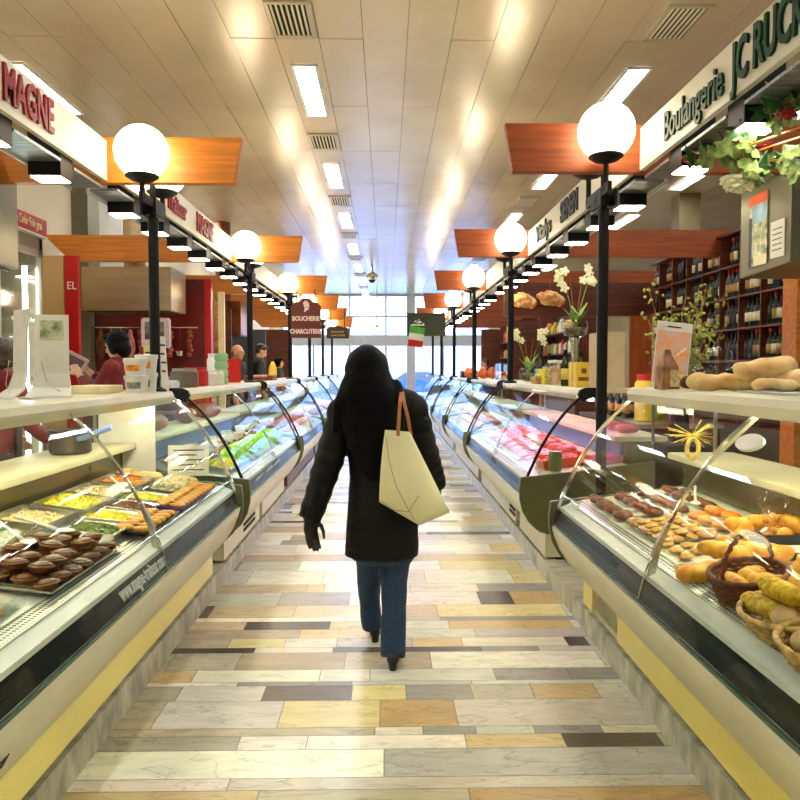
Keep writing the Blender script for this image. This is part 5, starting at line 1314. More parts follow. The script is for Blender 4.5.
def person(label, loc, rz, H, top, trousers, hair='short', hairm=HAIRD, arms=None, lean=0.0, apron=None, cap=None, head_dir=None, seed=0):
    """standing adult facing local +Y; arms: (elbow, wrist) pairs left, right in local metres at H = 1.7"""
    t = thing('person', label, 'person', loc)
    k = H / 1.7; base = Vector(loc); Rz = Matrix.Rotation(rz, 3, 'Z')
    def Wp(x, y, z):
        y2 = y + max(0, z - .9) * lean
        return base + Rz @ Vector((x * k, y2 * k, z * k))
    ar = arms or [((-.27, .02, 1.12), (-.25, .14, .90)), ((.27, .02, 1.12), (.25, .14, .90))]
    fd = Rz @ (head_dir or Vector((0, 1, 0)))
    hc = Wp(0, .02, 1.575)
    m = MB(); WW = add_head(m, hc, k, fd)
    m.tube([Wp(0, -.01, 1.38), Wp(0, .0, 1.52)], [.062 * k, .052 * k], 12)
    def torso(mb, e):
        rs = [(.88, .155, .11), (.98, .15, .105), (1.10, .13, .095), (1.22, .15, .105), (1.34, .175, .11), (1.41, .155, .085), (1.455, .07, .06)]
        mb.loft([[Wp((a + e) * math.cos(q), (b + e) * math.sin(q), z) for q in [2 * PI * j / 20 for j in range(20)]] for z, a, b in rs])
    torso(m, 0)
    for s, (el, wr) in zip((-1, 1), ar):
        S = Wp(s * .165, 0, 1.385); E = Wp(*el); Wv = Wp(*wr)
        m.ball(S, .055 * k, 10, 8); m.tube([S, S.lerp(E, .5), E], [.050 * k, .046 * k, .038 * k], 12); m.ball(E, .038 * k, 10, 7); m.tube([E, E.lerp(Wv, .4), Wv], [.038 * k, .037 * k, .026 * k], 12)
        d = (Wv - E).normalized(); add_hand(m, Wv, d, Rz @ Vector((-s * .8, .1, -.6)), Rz @ Vector((0, 1, .2)), .175 * k)
    for s in (-1, 1):
        m.tube([Wp(s * .085, 0, .92), Wp(s * .095, .01, .50), Wp(s * .10, -.01, .09)], [.088 * k, .058 * k, .04 * k], 12)
        m.ball(Wp(s * .10, .05, .035), (.042 * k, .11 * k, .035 * k), 12, 7, Rz)
    fused(m, 'body', SKIN, t, .009, 3)
    # clothes
    m = MB(); torso(m, .016)
    for s, (el, wr) in zip((-1, 1), ar):
        S = Wp(s * .165, 0, 1.385); E = Wp(*el); Wv = Wp(*wr); e2 = E.lerp(Wv, .85)
        m.ball(S, .068 * k, 10, 8); m.tube([S, E], [.066 * k, .054 * k], 12); m.ball(E, .053 * k, 10, 7); m.tube([E, e2], [.053 * k, .040 * k], 12)
    m.tube([Wp(0, 0, 1.40), Wp(0, .0, 1.475)], [.09 * k, .068 * k], 14)
    fused(m, 'shirt', top, t, .012, 4, .004, 9)
    m = MB()
    m.loft([[Wp(a * math.cos(q), b * math.sin(q), z) for q in [2 * PI * j / 20 for j in range(20)]] for z, a, b in ((.80, .165, .125), (.92, .165, .125), (1.0, .158, .118))])
    for s in (-1, 1): m.tube([Wp(s * .085, 0, .90), Wp(s * .095, .01, .50), Wp(s * .10, -.01, .08)], [.105 * k, .078 * k, .062 * k], 12)
    fused(m, 'trousers', trousers, t, .014, 4, .003, 9)
    for s in (-1, 1):
        fused(MB().ball(Wp(s * .10, .06, .04), (.05 * k, .125 * k, .042 * k), 12, 7, Rz).ball(Wp(s * .10, -.02, .06), (.045 * k, .05 * k, .05 * k), 12, 7, Rz), 'shoe', BLACK, t, .01, 3)
    if apron:
        m = MB(); m.loft([[Wp(x * w_, y, z) for x, y in ((-1, .06), (-.6, .145), (0, .165), (.6, .145), (1, .06), (.6, .137), (0, .157), (-.6, .137))] for z, w_ in ((.55, .17), (.95, .17), (1.05, .15), (1.32, .12))])
        m.build('apron', apron, t, True)
    # hair
    m = MB()
    f = fd.normalized(); r_ = f.cross(Vector((0, 0, 1))).normalized(); u = r_.cross(f); M = Matrix((r_, f, u)).transposed()
    if hair == 'short':
        m.ball(WW(0, -.022, .040), (.080 * k, .092 * k, .084 * k), 16, 10, M); m.ball(WW(0, .05, .085), (.058 * k, .04 * k, .026 * k), 12, 7, M); m.ball(WW(0, -.055, -.005), (.068 * k, .055 * k, .06 * k), 12, 8, M)
    elif hair == 'bob':
        m.ball(WW(0, -.025, .035), (.088 * k, .098 * k, .092 * k), 16, 10, M); m.ball(WW(0, -.06, -.04), (.082 * k, .06 * k, .085 * k), 14, 9, M); m.ball(WW(0, .045, .082), (.066 * k, .05 * k, .03 * k), 12, 7, M)
        for s in (-1, 1): m.ball(WW(s * .068, -.01, -.02), (.022 * k, .045 * k, .07 * k), 10, 7, M)
    elif hair == 'rim':
        m.ball(WW(0, -.05, -.005), (.082 * k, .065 * k, .045 * k), 14, 9, M)
    fused(m, 'hair', hairm, t, .008, 2, .004, 40)
    for s in (-1, 1): MB().ball(WW(s * .030, .078, .0), (.011 * k, .007 * k, .006 * k), 8, 6, M).build('eye', EYE, t, 'all')
    MB().ball(WW(0, .082, -.066), (.022 * k, .007 * k, .006 * k), 10, 6, M).build('mouth', LIP, t, 'all')
    if cap:
        MB().lathe([(.0, .11), (.05, .105), (.082, .07), (.088, .03), (.084, .025)], n=20, M=M).build('tmp', cap).name = 'cap'
    return t, Wp
RSH = mat('dark_red_shirt', lin(120, 10, 18), .7, 0, 10, .2)
DKT = mat('dark_trousers', (0.02, 0.02, 0.025), .7)
BSH = mat('black_shirt', (0.015, 0.015, 0.017), .7)
# worker with short dark hair, seen in profile facing left, reading a packet
t, W = person('black-haired worker in a dark red top holding a clear packet on the left', (-2.3, 6.25, .131), PI / 2, 1.73, RSH, DKT, 'bob', HAIRB,
              [((-.25, .12, 1.14), (-.13, .28, 1.33)), ((.25, .12, 1.16), (.10, .30, 1.36))], lean=.0, head_dir=Vector((.25, .95, -.25)))
a = W(0, .40, 1.45)
tt = thing('clear_packet', 'clear plastic food packet held by the worker in the dark red top', 'packet', tuple(a))
M = Euler((.3, .5, .6)).to_matrix()
mb = MB().box(-.13, .13, -.02, .02, -.07, .07); mb.v = [M @ v + a for v in mb.v]; mb.build('tray', mat('packet_grey', lin(200, 175, 175), .3), tt, bevel=.008)
mb = MB().box(-.1, .1, -.024, -.02, -.045, .045); mb.v = [M @ v + a for v in mb.v]; mb.build('window', mat('packet_window', lin(120, 96, 100), .15), tt)
# woman in red bending at the left edge
person('worker in a dark red top with dark hair, at the left frame edge', (-2.50, 4.60, .131), -.5, 1.60, RSH, DKT, 'bob', mat('grey_brown_hair', lin(70, 54, 40), .5, 0, 60, .3), [((-.27, .08, 1.10), (-.2, .28, .98)), ((.27, .08, 1.10), (.2, .28, .98))], lean=.12, apron=BSH)
person('balding man with glasses in a black shirt behind the third left case', (-2.38, 11.4, .131), -1.9, 1.80, BSH, DKT, 'rim', mat('grey_hair', lin(120, 110, 100), .5), lean=.05)
person('young man with short dark hair leaning forward behind the fourth left case', (-2.4, 12.9, .131), -1.15, 1.86, BSH, DKT, 'short', HAIRD, lean=.22, head_dir=Vector((0, .9, -.45)))
person('dark-haired seller in black far down the left side', (-2.3, 15.4, .131), -1.4, 1.66, BSH, DKT, 'bob', HAIRB)
person('seller in a blue top far down the right side', (2.3, 16.6, .131), 1.4, 1.66, mat('blue_shirt', lin(60, 110, 190), .7), DKT, 'short', HAIRD)
# ------------------------------------------------------------------ the woman walking away down the aisle
WB_ = Vector((0, 3.8, 0)); PXM = 3.8 / F
def V(px, py, y): return Vector(((px - 386) / F * y, y, H0 - (py - 370) / F * y))
t = thing('person', 'long-haired woman in a black coat and jeans walking away down the aisle', 'person', (0.0, 3.8, 0))
COAT = mat('black_coat', (0.0035, 0.0035, 0.002), .6, 0, 22, .3, bump=.35, spec=.25, stretch=(1, 1, 3))
JEAN = mat('dark_denim', lin(34, 66, 104), .75, 0, 90, .35, col2=lin(20, 42, 72))
# body
m = MB(); hc = V(367, 372, 3.82); WW = add_head(m, hc, 1.0, Vector((-.1, 1, -.05)))
m.tube([V(372, 402, 3.82), V(368, 386, 3.82)], [.06, .05], 12)
def rings(spec_, e=0):
    out = []
    for px, py, wx, wy, y in spec_:
        c = V(px, py, y); out.append([c + Vector(((wx + e) * math.cos(q), (wy + e) * math.sin(q), 0)) for q in [2 * PI * j / 22 for j in range(22)]])
    return out
m.loft(rings([(383, 555, .13, .10, 3.80), (383, 520, .155, .115, 3.80), (383, 480, .125, .09, 3.80), (381, 440, .15, .10, 3.81), (379, 408, .16, .09, 3.81), (374, 396, .06, .05, 3.82)]))
LS, LE, LW = V(343, 412, 3.80), V(328, 464, 3.77), V(309, 520, 3.72)
RS, RE, RW = V(413, 409, 3.80), V(427, 458, 3.78), V(438, 486, 3.90)
for S, E, Wv in ((LS, LE, LW), (RS, RE, RW)):
    m.tube([S, E, Wv], [.045, .036, .024], 12); m.ball(S, .05, 10, 8)
add_hand(m, LW, Vector((.12, .05, -1)), Vector((.6, -.8, 0)), Vector((.8, .6, 0)), .10, .2)
add_hand(m, RW, Vector((.05, .25, -1)), Vector((-1, .2, 0)), Vector((0, 1, 0)), .10, .2)
RK, RA = V(394, 612, 3.74), V(393, 662, 3.64); LK, LA = V(369, 600, 3.98), V(373, 634, 3.99)
RH_, LH_ = V(397, 548, 3.80), V(371, 548, 3.80)
m.tube([RH_, RK, RA], [.06, .045, .035], 12); m.tube([LH_, LK, LA], [.06, .045, .035], 12)
fused(m, 'body', SKIN, t, .009, 3)
# coat
m = MB()
m.loft(rings([(381.5, 557, .197, .15, 3.80), (382, 540, .195, .15, 3.80), (383, 500, .188, .145, 3.80), (383, 478, .178, .13, 3.80), (382, 452, .182, .13, 3.80), (380, 428, .195, .135, 3.81), (378, 410, .20, .125, 3.81), (374, 399, .15, .11, 3.81), (370, 390, .075, .075, 3.82)]))
# sleeves with soft quilted rolls
def sleeve(S, E, Wv, r0, r1, r2):
    P = []; R_ = []; n = 20
    for i in range(n + 1):
        u = i / n; p = S.lerp(E, u * 2) if u < .5 else E.lerp(Wv, u * 2 - 1)
        rr_ = (r0 + (r1 - r0) * u * 2) if u < .5 else (r1 + (r2 - r1) * (u * 2 - 1))
        P.append(p); R_.append(rr_ * (1 + .07 * math.sin(u * 2 * PI * 7)))
    m.tube(P, R_, 14)
sleeve(LS, LE, LW, .080, .078, .062); sleeve(RS, RE, RW, .078, .070, .052)
m.ball(LS, .086, 12, 8); m.ball(RS, .084, 12, 8)
m.tube([LS + Vector((0, 0, .015)), V(358, 402, 3.81), V(396, 400, 3.81), RS + Vector((0, 0, .015))], [.075, .085, .085, .075], 12); m.tube([V(350, 402, 3.81), V(368, 388, 3.82), V(388, 390, 3.82), V(402, 402, 3.81)], .05, 12)
fused(m, 'coat', COAT, t, .011, 4, .004, 14)
hem = V(381, 557, 3.80)
for py in (548,): 
    c = V(381.5, py, 3.80); mb = MB().tube([c + Vector((.190 * math.cos(a), .146 * math.sin(a), 0)) for a in [2 * PI * j / 40 for j in range(41)]], .006, 6, cap=False); mb.build('hem', COAT, t, 'all')
# hair: one long sheet falling down the back
m = MB()
m.ball(V(367, 370, 3.81), (.118, .125, .135), 20, 14)
m.loft(rings([(367, 362, .095, .11, 3.80), (367.5, 378, .130, .12, 3.79), (369, 392, .150, .115, 3.77), (371, 408, .165, .10, 3.75), (374, 428, .165, .075, 3.715), (376, 450, .145, .06, 3.69), (378, 470, .10, .04, 3.675), (379, 482, .05, .02, 3.67)]))
m.tube([V(350, 385, 3.80), V(340, 405, 3.74), V(336, 425, 3.72), V(335, 440, 3.72)], [.05, .04, .025, .01], 10)
m.tube([V(392, 385, 3.80), V(404, 402, 3.73), V(409, 415, 3.70)], [.05, .03, .01], 10)
hair = fused(m, 'hair', HAIRB, t, .011, 4, .005, 20)
# gloves
for nm, Wv, d, pn in (('glove', LW, Vector((.12, .05, -1)), Vector((.6, -.8, 0))), ('glove', RW, Vector((.05, .25, -1)), Vector((-1, .2, 0)))):
    m = MB(); m.tube([Wv - d.normalized() * .03, Wv + d.normalized() * .02], [.032, .031], 12); add_hand(m, Wv, d, pn, Vector((.8, .6, 0)) if pn.x > 0 else Vector((0, 1, 0)), .19, .2)
    c_ = Wv.copy(); m.v = [c_ + (v - c_) * 1.04 for v in m.v]
    for i, v in enumerate(m.v): pass
    o = fused(m, 'glove', mat('black_leather', (0.008, 0.008, 0.008), .4), t, .0055, 1)
# jeans (boot-cut) and shoes
m = MB()
m.loft(rings([(383, 562, .165, .125, 3.80), (383, 545, .165, .125, 3.80)]))
m.tube([RH_, V(393.5, 585, 3.78), RK, V(393, 640, 3.68), V(392.5, 662, 3.645)], [.088, .071, .066, .067, .066], 16)
m.tube([LH_, V(369, 580, 3.90), LK, V(371, 620, 4.0), V(373, 632, 4.0)], [.086, .068, .060, .060, .060], 16)
fused(m, 'jeans', JEAN, t, .011, 4, .005, 12)
def shoe(heel, toe, hz, tz):
    m = MB(); P = [heel, heel.lerp(toe, .5), toe]
    m.ball(heel + Vector((0, .01, .0)), (.033, .036, .038), 12, 8); m.ball(heel.lerp(toe, .5) + Vector((0, 0, .03)), (.036, .08, .028), 12, 8); m.ball(toe + Vector((0, -.02, .022)), (.038, .06, .022), 12, 8)
    m.tube([Vector((heel.x, heel.y - .005, .05)), Vector((heel.x, heel.y - .008, .002))], [.024, .02], 10)
    return fused(m, 'shoe', mat('black_leather', (0, 0, 0)), t, .006, 2)
shoe(Vector((RA.x - .002, 3.59, .055)), Vector((RA.x + .02, 3.78, .0)), 0, 0)
shoe(Vector((LA.x + .01, 3.97, .055)), Vector((LA.x, 4.15, .0)), 0, 0)
# tote bag on the right shoulder
tb = thing('tote_bag', 'large cream canvas tote bag with tan straps on the right shoulder of the walking woman', 'bag', (.15, 3.6, .74))
CANV = mat('cream_canvas', lin(244, 238, 190), .75, 0, 3, .06, bump=.05)
def B(px, py, y=3.60): return Vector(((px - 386) / F * y, y, H0 - (py - 370) / F * y))
TL, TR = B(385, 430), B(410, 432); BL, BM, BRt = B(379, 502), B(419, 525), B(450, 513)
rowsb = []; N = 14
for i in range(N + 1):
    u = i / N
    l = TL.lerp(BL, u); l += Vector((-.006 * math.sin(u * PI), 0, 0))
    rgt = TR.lerp(BRt, u)
    mid = TL.lerp(TR, .55).lerp(BM, u)
    th = .012 + .055 * min(1, u * 1.6) * (1 - .55 * max(0, (u - .8) / .2))
    ring_ = []
    for v_ in [j / 8 for j in range(9)]:
        p = (l * (1 - v_) ** 2 + mid * 2 * v_ * (1 - v_) + rgt * v_ ** 2) if u > .01 else l.lerp(rgt, v_)
        p = l.lerp(mid, v_ * 2) if v_ < .5 else mid.lerp(rgt, v_ * 2 - 1)
        ring_.append(p + Vector((0, -th * math.sin(PI * (.15 + .7 * v_)), 0)))
    for v_ in [1 - j / 8 for j in range(9)]:
        p = l.lerp(mid, v_ * 2) if v_ < .5 else mid.lerp(rgt, v_ * 2 - 1)
        ring_.append(p + Vector((0, th * math.sin(PI * (.15 + .7 * v_)) * .8, 0)))
    rowsb.append(ring_)
MB().loft(rowsb).build('bag_body', CANV, tb, 'all')
def onbag(px, py, dy=-.072): q = B(px, py); return q + Vector((0, dy, 0))
SEAM = mat('seam_thread', lin(110, 100, 60), .8)
MB().tube([onbag(386, 437, -.02), onbag(389, 460, -.055), onbag(396, 485, -.068), onbag(408, 508, -.066), onbag(414, 519, -.05)], .0013, 5).tube([onbag(380, 500, -.035), onbag(394, 509, -.058), onbag(408, 510, -.068), onbag(418, 494, -.073)], .0013, 5).build('seam', SEAM, tb)
def strap(P, m_=TAN): return MB().tube(P, .009, 8, flat=.35, up=(0, 1, 0)).build('strap', m_, tb)
strap([B(398, 436, 3.575), B(399, 418, 3.585), B(400, 402, 3.62), B(401, 393.5, 3.70), B(402, 390, 3.80)])
strap([B(411, 436, 3.60), B(408, 418, 3.60), B(404, 402, 3.63), B(402.5, 393.5, 3.70), B(402, 390, 3.80)])
# ------------------------------------------------------------------ left stall backgrounds
SS2 = mat('hood_steel_light', lin(196, 176, 140), .3, .8, 2, .1, stretch=(1, 1, 6))
def hood(x0, x1, y0, y1, z0, z1, label, m_=SS2, side=-1):
    t = thing('extractor_hood', label, 'hood', ((x0 + x1) / 2, (y0 + y1) / 2, z0))
    MB().box(x0, x1, y0, y1, z0, z1).build('casing', m_, t, bevel=.006)
    MB().box(x0 + .04, x1 - .04, y0 + .04, y1 - .04, z0 - .012, z0).build('filter', mat('filter_dark', lin(90, 84, 50), .4, .4, 40, .3), t)
    MB().tube([((x0 + x1) / 2, (y0 + y1) / 2, z1), ((x0 + x1) / 2, (y0 + y1) / 2, HC)], .13, 16).build('duct', m_, t, True)
hood(-2.97, -2.49, 4.15, 4.97, 2.20, 2.95, 'grey steel hood at the upper left frame edge', mat('hood_grey', lin(150, 140, 118), .35, .7, 3, .1))
hood(-3.42, -2.42, 8.2, 8.8, 2.19, 2.68, 'wide steel hood beyond the second beam on the left, above the worker')
hood(-3.14, -2.4, 12.0, 12.8, 2.1, 2.66, 'copper brown hood over the third left stall', mat('copper_hood', lin(150, 84, 50), .35, .5, 4, .3))
# refrigerated cabinet with bright tubes and red name strip
FXc = -3.0
t = thing('display_fridge', 'tall glass-fronted fridge with bright tubes and a red strip reading Champagne Caviar Foie gras', 'fridge', (-3.4, 5.5, .131))
CB = mat('fridge_frame', lin(130, 112, 88), .4, .3)
m = MB(); m.box(-3.8, -3.76, 4.85, 6.4, .131, 2.66).box(-3.8, FXc, 4.85, 4.89, .131, 2.66).box(-3.8, FXc, 6.34, 6.4, .131, 2.66).box(-3.8, FXc, 4.85, 6.4, 2.56, 2.66).box(-3.8, FXc, 4.85, 6.4, .131, .35)
m.build('cabinet', CB, t)
MB().box(-3.76, -3.75, 4.9, 6.33, .35, 2.56).build('lining', mat('fridge_lining', lin(190, 200, 190), .4), t)
m = MB(); 
for a, b in ((4.9, 4.94), (5.6, 5.66), (6.28, 6.32)): m.box(FXc - .005, FXc + .02, a, b, .36, 2.54)
m.box(FXc - .005, FXc + .02, 4.9, 6.32, .36, .42).box(FXc - .005, FXc + .02, 4.9, 6.32, 2.49, 2.54); m.build('door_frame', STEEL, t)
MB().box(FXc + .002, FXc + .008, 4.94, 6.28, .42, 2.49).build('glass_door', CLEAR, t)
for y in (4.98, 6.2): MB().tube([(-3.06, y, .5), (-3.06, y, 2.4)], .02, 8).build('light_tube', em('fridge_tube', (.85, 1, .95), 14), t, True)
for z in (.75, 1.1, 1.45, 1.8, 2.15): MB().box(-3.74, -3.12, 4.92, 6.3, z - .01, z).build('shelf', CLEAR, t)
MB().box(FXc + .005, FXc + .03, 4.9, 6.42, 2.68, 2.82).build('name_strip', REDP, t)
MB().box(FXc + .0, FXc + .035, 4.9, 6.42, 2.665, 2.68).build('strip_edge', WHITE, t)
text('Champagne Caviar Foie gras', 'lettering', mat('cream_letters', lin(240, 220, 160), .5), t, (FXc + .034, 5.98, 2.755), .10, RL, .60, .004, 'CENTER', .001)
FBm = [Proto(bottle(mat('champagne_green', (0.03, 0.08, 0.03), .08), .30, .042)), Proto(bottle(mat('clear_bottle', lin(200, 190, 130), .1), .28, .036, True, .013, mat('blue_label', lin(60, 90, 190), .5)))]
rf = random.Random(9)
for zi, z in enumerate((.75, 1.1, 1.45, 1.8)):
    y = 5.05
    while y < 6.1:
        k = 0 if rf.random() < .5 else 1
        FBm[k].at((-3.3, y, z + .001), (0, 0, 0), label='%s standing in the bright glass fridge, %s shelf' % (('green champagne bottle', 'pale bottle with a blue label')[k], ['lowest', 'second', 'third', 'fourth'][zi]), group='bottles in the glass fridge, shelf %d' % (zi + 1))
        y += .115
# tan panel, red boards, partition with hanging ladles
def board(name, label, cat, x0, x1, y0, y1, z0, z1, m_, bev=0): return tag(MB().box(x0, x1, y0, y1, z0, z1).build(name, m_, None, bevel=bev), label, cat)
TANP = mat('tan_panel', lin(196, 158, 96), .5, 0, 2, .1)
board('wall_panel', 'tan wall panel between the glass fridge and the red board', 'panel', -3.84, -3.22, 7.3, 7.36, .131, 2.66, TANP)
rb_ = thing('red_board', 'narrow red upright board with pale letters near the steel hood', 'board', (-3.15, 7.32, .131))
MB().box(-3.21, -3.08, 7.3, 7.36, .131, 2.66).build('board', REDP, rb_)
text('EL', 'lettering', PAPER, rb_, (-3.14, 7.297, 2.36), .11, RF, .9, .004)
pt_ = thing('partition', 'dark red partition with a utensil rail behind the worker on the left', 'partition', (-2.9, 9.2, .131))
MB().box(-3.84, -2.28, 9.15, 9.22, .131, 2.66).build('panel', mat('dark_red_tile', lin(120, 30, 28), .3, 0, 3, .3), pt_)
MB().box(-2.28, -2.20, 9.13, 9.24, .131, 2.66).build('end_post', REDP, pt_)
MB().tube([(-3.7, 9.08, 2.05), (-2.35, 9.08, 2.05)], .01, 8).tube([(-3.6, 9.08, 2.05), (-3.6, 9.15, 2.05)], .008, 6).tube([(-2.45, 9.08, 2.05), (-2.45, 9.15, 2.05)], .008, 6).build('rail', CHROME, pt_)
t_ = None
def hang(i, x, kind):
    y = 9.08; z = 2.035
    if kind == 0:
        m = MB().tube([(x, y, z), (x, y, z - .28)], .006, 6); m.lathe([(0, z - .36), (.04, z - .34), (.055, z - .28), (.05, z - .28), (.036, z - .335), (0, z - .35)], (x, y - .02, 0), 14); o = m.build('ladle', CHROME, None, True); tag(o, '%s shiny ladle hanging from the rail behind the worker' % ordn(i), 'ladle')
    elif kind == 1:
        m = MB(); 
        for q in range(6): m.ball((x + .012 * math.sin(q * 2), y - .01, z - .05 - q * .055), (.035, .03, .034), 10, 7)
        m.tube([(x, y, z), (x, y, z - .3)], .005, 5); o = m.build('sausage_string', SAUS if i % 2 else MEATR, None, 'all'); tag(o, '%s string of red sausages hanging from the rail behind the worker' % ordn(i), 'sausages')
    else:
        o = fused(MB().ball((x, y - .02, z - .22), (.06, .045, .16)).ball((x, y - .02, z - .1), (.03, .03, .1)), 'hanging_ham', MEATP if i % 2 else HAM, None, .01, 3, .006, 14); tag(o, '%s ham hanging from the rail behind the worker' % ordn(i), 'ham')
cnt = {0: 0, 1: 0, 2: 0}
for i, k in enumerate((2, 0, 0, 2, 1, 2, 1, 1, 0, 1)): hang(cnt[k], -3.55 + i * .122, k); cnt[k] += 1
tt = thing('counter_unit', 'steel counter against the red partition behind the worker', 'counter', (-3.0, 8.75, .131))
MB().box(-3.8, -2.3, 8.45, 9.1, .131, 1.0).build('cabinet', mat('dark_cab', lin(70, 24, 20), .5), tt); MB().box(-3.82, -2.28, 8.42, 9.12, 1.0, 1.04).build('worktop', STEEL, tt)
for i in range(5): jar(-2.95 + .0, 8.7, 1.042 + .058 * i, .14, .056, WHITE, '%s of the white plastic tubs stacked on the steel counter' % ['lowest', 'second', 'middle', 'fourth', 'topmost'][i], WHITE, 'stacked_tub', 'tub')
t = thing('slicer', 'dark machine with a round yellow knob on the steel counter behind the worker', 'machine', (-2.6, 8.65, 1.042))
MB().box(-2.8, -2.42, 8.5, 8.85, 1.042, 1.36).build('housing', mat('machine_dark', lin(60, 36, 28), .4), t, bevel=.02); MB().tube([(-2.72, 8.5, 1.25), (-2.72, 8.42, 1.25)], .055, 16).build('knob', YEL, t, True); MB().lathe([(.12, 1.36), (.14, 1.4), (.02, 1.44), (0, 1.44)], (-2.6, 8.68, 0), 20).build('blade_cover', STEEL, t, True)
# scale display on a pole, by the first left post
t = thing('weighing_scale', 'white weighing scale with a display on the second left case', 'scale', (-1.66, 5.32, TZ))
MB().box(-1.80, -1.55, 5.2, 5.45, TZ, TZ + .06).build('base', WHITE, t, bevel=.01)
MB().tube([(-1.72, 5.38, TZ + .06), (-1.72, 5.38, TZ + .3)], .015, 8).build('pole', WHITE, t)
MB().box(-1.80, -1.60, 5.34, 5.42, TZ + .3, TZ + .52).build('display_housing', mat('pink_grey_plastic', lin(200, 178, 178), .4), t, bevel=.01)
MB().box(-1.77, -1.63, 5.334, 5.34, TZ + .36, TZ + .49).build('screen', mat('scale_screen', lin(120, 110, 110), .2, 0, 20, .4), t)
# later stalls: partitions, mosaics, shelving with goods
board('mosaic_column', 'golden brown mosaic column beyond the red-edged partition', 'column', -2.75, -2.45, 10.6, 10.9, .131, 2.66, mat('mosaic', lin(190, 140, 60), .5, 0, 24, .5, col2=lin(110, 70, 30)))
board('wall_panel', 'cream panel beside the mosaic column', 'panel', -2.45, -2.36, 10.6, 10.66, .131, 2.66, mat('pale_cream', lin(236, 214, 160), .5))  # narrow panel in one even cream colour
def shelving(side, x, y0, y1, zs_, label, depth=.3, n=None, back=DWOOD, seed=0, where='', cols=None):
    s = side; t = thing('shelf_unit', label, 'shelf', (s * (x + depth / 2), (y0 + y1) / 2, .131)); rs = random.Random(seed)
    a, b = s * x, s * (x + depth)
    MB().box(min(b, b + s * .02), max(b, b + s * .02), y0, y1, .131, zs_[-1] + .4).build('back_board', back, t)
    for y in (y0, y1): MB().box(min(a, b), max(a, b), y - .015, y + .015, .131, zs_[-1] + .4).build('side_board', back, t)
    MB().box(min(a, b), max(a, b), y0 + .02, y1 - .02, .131, zs_[0] - .03).build('cupboard', back, t)
    cols = cols or [('yellow', YCARD), ('cream', CRM), ('red', REDF), ('orange', ORA), ('green', GRN), ('brown', BRN), ('white', WHITE)]
    for zi, z in enumerate(zs_):
        MB().box(min(a, b), max(a, b), y0 + .016, y1 - .016, z - .02, z).build('shelf_board', back, t)
        y = y0 + .12
        while y < y1 - .1:
            nm, m_ = rs.choice(cols); h = rs.uniform(.14, .26)
            lab = '%s %%s on the %s shelf %s' % (nm, ['lowest', 'second', 'third', 'top'][zi], where)
            gg = '%s goods on the %s shelf %s' % (nm, ['lowest', 'second', 'third', 'top'][zi], where)
            kk = rs.random()
            key = (nm, 0 if kk < .5 else 1)
            if key not in GOODS:
                if key[1] == 0:
                    o = MB().lathe([(.05, 0), (.058, .01), (.058, .15), (.045, .17), (.045, .2), (0, .2)], n=12).build('jar', m_, None, True); tag(o, '', 'jar')
                else:
                    o = MB().loft([[(-.04, -.05, 0), (.04, -.05, 0), (.04, .05, 0), (-.04, .05, 0)], [(-.038, -.048, .15), (.038, -.048, .15), (.038, .048, .15), (-.038, .048, .15)], [(-.008, -.048, .2), (.008, -.048, .2), (.008, .048, .2), (-.008, .048, .2)]]).build('packet', m_); tag(o, '', 'packet')
                GOODS[key] = Proto(o)
            GOODS[key].at((s * (x + .1), y, z + .001), (0, 0, rs.uniform(-.2, .2)), label=lab % ('jar' if key[1] == 0 else 'packet'), group=gg, scale=(1, 1, h / .2))
            y += rs.uniform(.13, .19)
GOODS = {}
shelving(-1, 3.2, 11.0, 13.4, [1.1, 1.45, 1.8, 2.15], 'wooden shelf unit with mixed goods behind the third left stall', seed=1, where='behind the third left stall')
shelving(-1, 3.0, 14.6, 17.2, [1.1, 1.5, 1.9], 'wooden shelf unit with mixed goods behind the fourth left stall', seed=2, where='behind the fourth left stall')
shelving(1, 2.9, 11.0, 13.6, [1.1, 1.45, 1.8, 2.15], 'wooden shelf unit with bright packets behind the fourth right stall', seed=3, where='behind the fourth right stall')
shelving(1, 2.7, 14.4, 17.0, [1.1, 1.45, 1.8, 2.15], 'wooden shelf unit with bright packets behind the fifth right stall', seed=4, where='behind the fifth right stall')
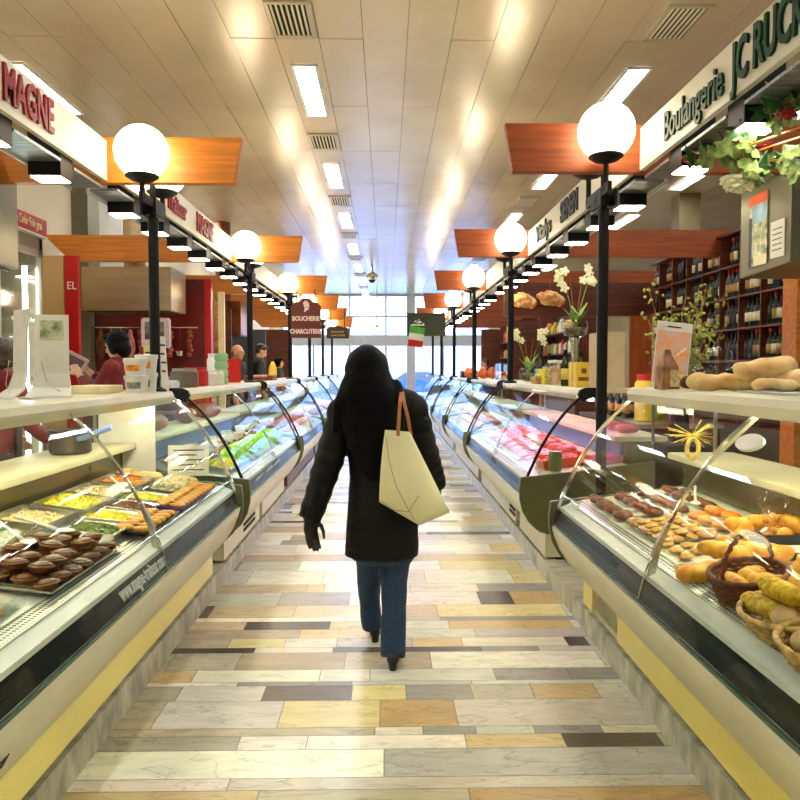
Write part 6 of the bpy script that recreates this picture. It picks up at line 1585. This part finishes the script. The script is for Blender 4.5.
for i, (s, y, x0, x1) in enumerate(((-1, 11.75, 2.5, 3.84), (-1, 14.45, 2.4, 3.84), (-1, 17.6, 2.3, 3.84), (1, 14.2, 2.4, 4.0), (1, 17.4, 2.3, 4.0))):
    board('partition', ['brown partition closing the third left stall', 'grey partition closing the fourth left stall', 'brown partition closing the fifth left stall', 'brown partition closing the fourth right stall', 'brown partition closing the fifth right stall'][i], 'partition', min(s * x0, s * x1), max(s * x0, s * x1), y - .03, y + .03, .131, 2.5 if i != 1 else 2.3, DWOOD if i != 1 else mat('slate_panel', lin(70, 72, 78), .5))
# stacked red / yellow goods beside right pillar: big jar with red lid
for i, (x, y) in enumerate(((2.55, 7.0), (2.72, 7.25))):
    jar(x, y, 1.02, .11, .46, mat('pickle_yellow', lin(206, 190, 40), .3), ['large jar of yellow pickles with a red lid behind the first right post', 'second large jar of yellow pickles, set farther back'][i], REDF)
tt = thing('counter_unit', 'dark back counter under the jars of yellow pickles', 'counter', (2.7, 7.2, .131))
MB().box(2.35, 3.1, 6.6, 8.6, .131, .98).build('cabinet', mat('dark_cab', (0, 0, 0)), tt); MB().box(2.33, 3.12, 6.58, 8.62, .98, 1.018).build('worktop', STEEL, tt)
for i in range(9):
    WB2.at((2.5 + .1 * (i % 2), 7.45 + .12 * i, 1.019), (0, 0, i), label='green bottle standing on the dark back counter', group='bottles on the dark back counter')
# cabbage-like orange net bags hanging above the third right stall
GAR = [('orange_garland', ORA)]
for i, (px, py) in enumerate(((522, 300), (550, 298))):
    p = AY(px, py, 9.6); o = fused(MB().ball(p, (.15, .08, .10)).ball(p + Vector((.1, 0, -.04)), (.1, .06, .08)).ball(p + Vector((-.1, 0, .03)), (.08, .05, .06)), 'dried_bouquet', mat('dried_orange', lin(204, 110, 40), .7, 0, 18, .5, col2=lin(226, 190, 130)), None, .014, 2, .03, 18)
    tag(o, ['left dried orange bouquet hanging under the third right beam', 'right dried orange bouquet hanging under the third right beam'][i], 'bouquet')
    m = MB().tube([p + Vector((0, 0, .06)), Vector((p.x, p.y, 2.74))], .004, 5).build('string', TAN, o)
board('wood_panel', 'dark wood panel hanging behind the dried orange bouquets', 'panel', 1.6, 4.0, 9.75, 9.8, 2.25, 2.7, DWOOD)
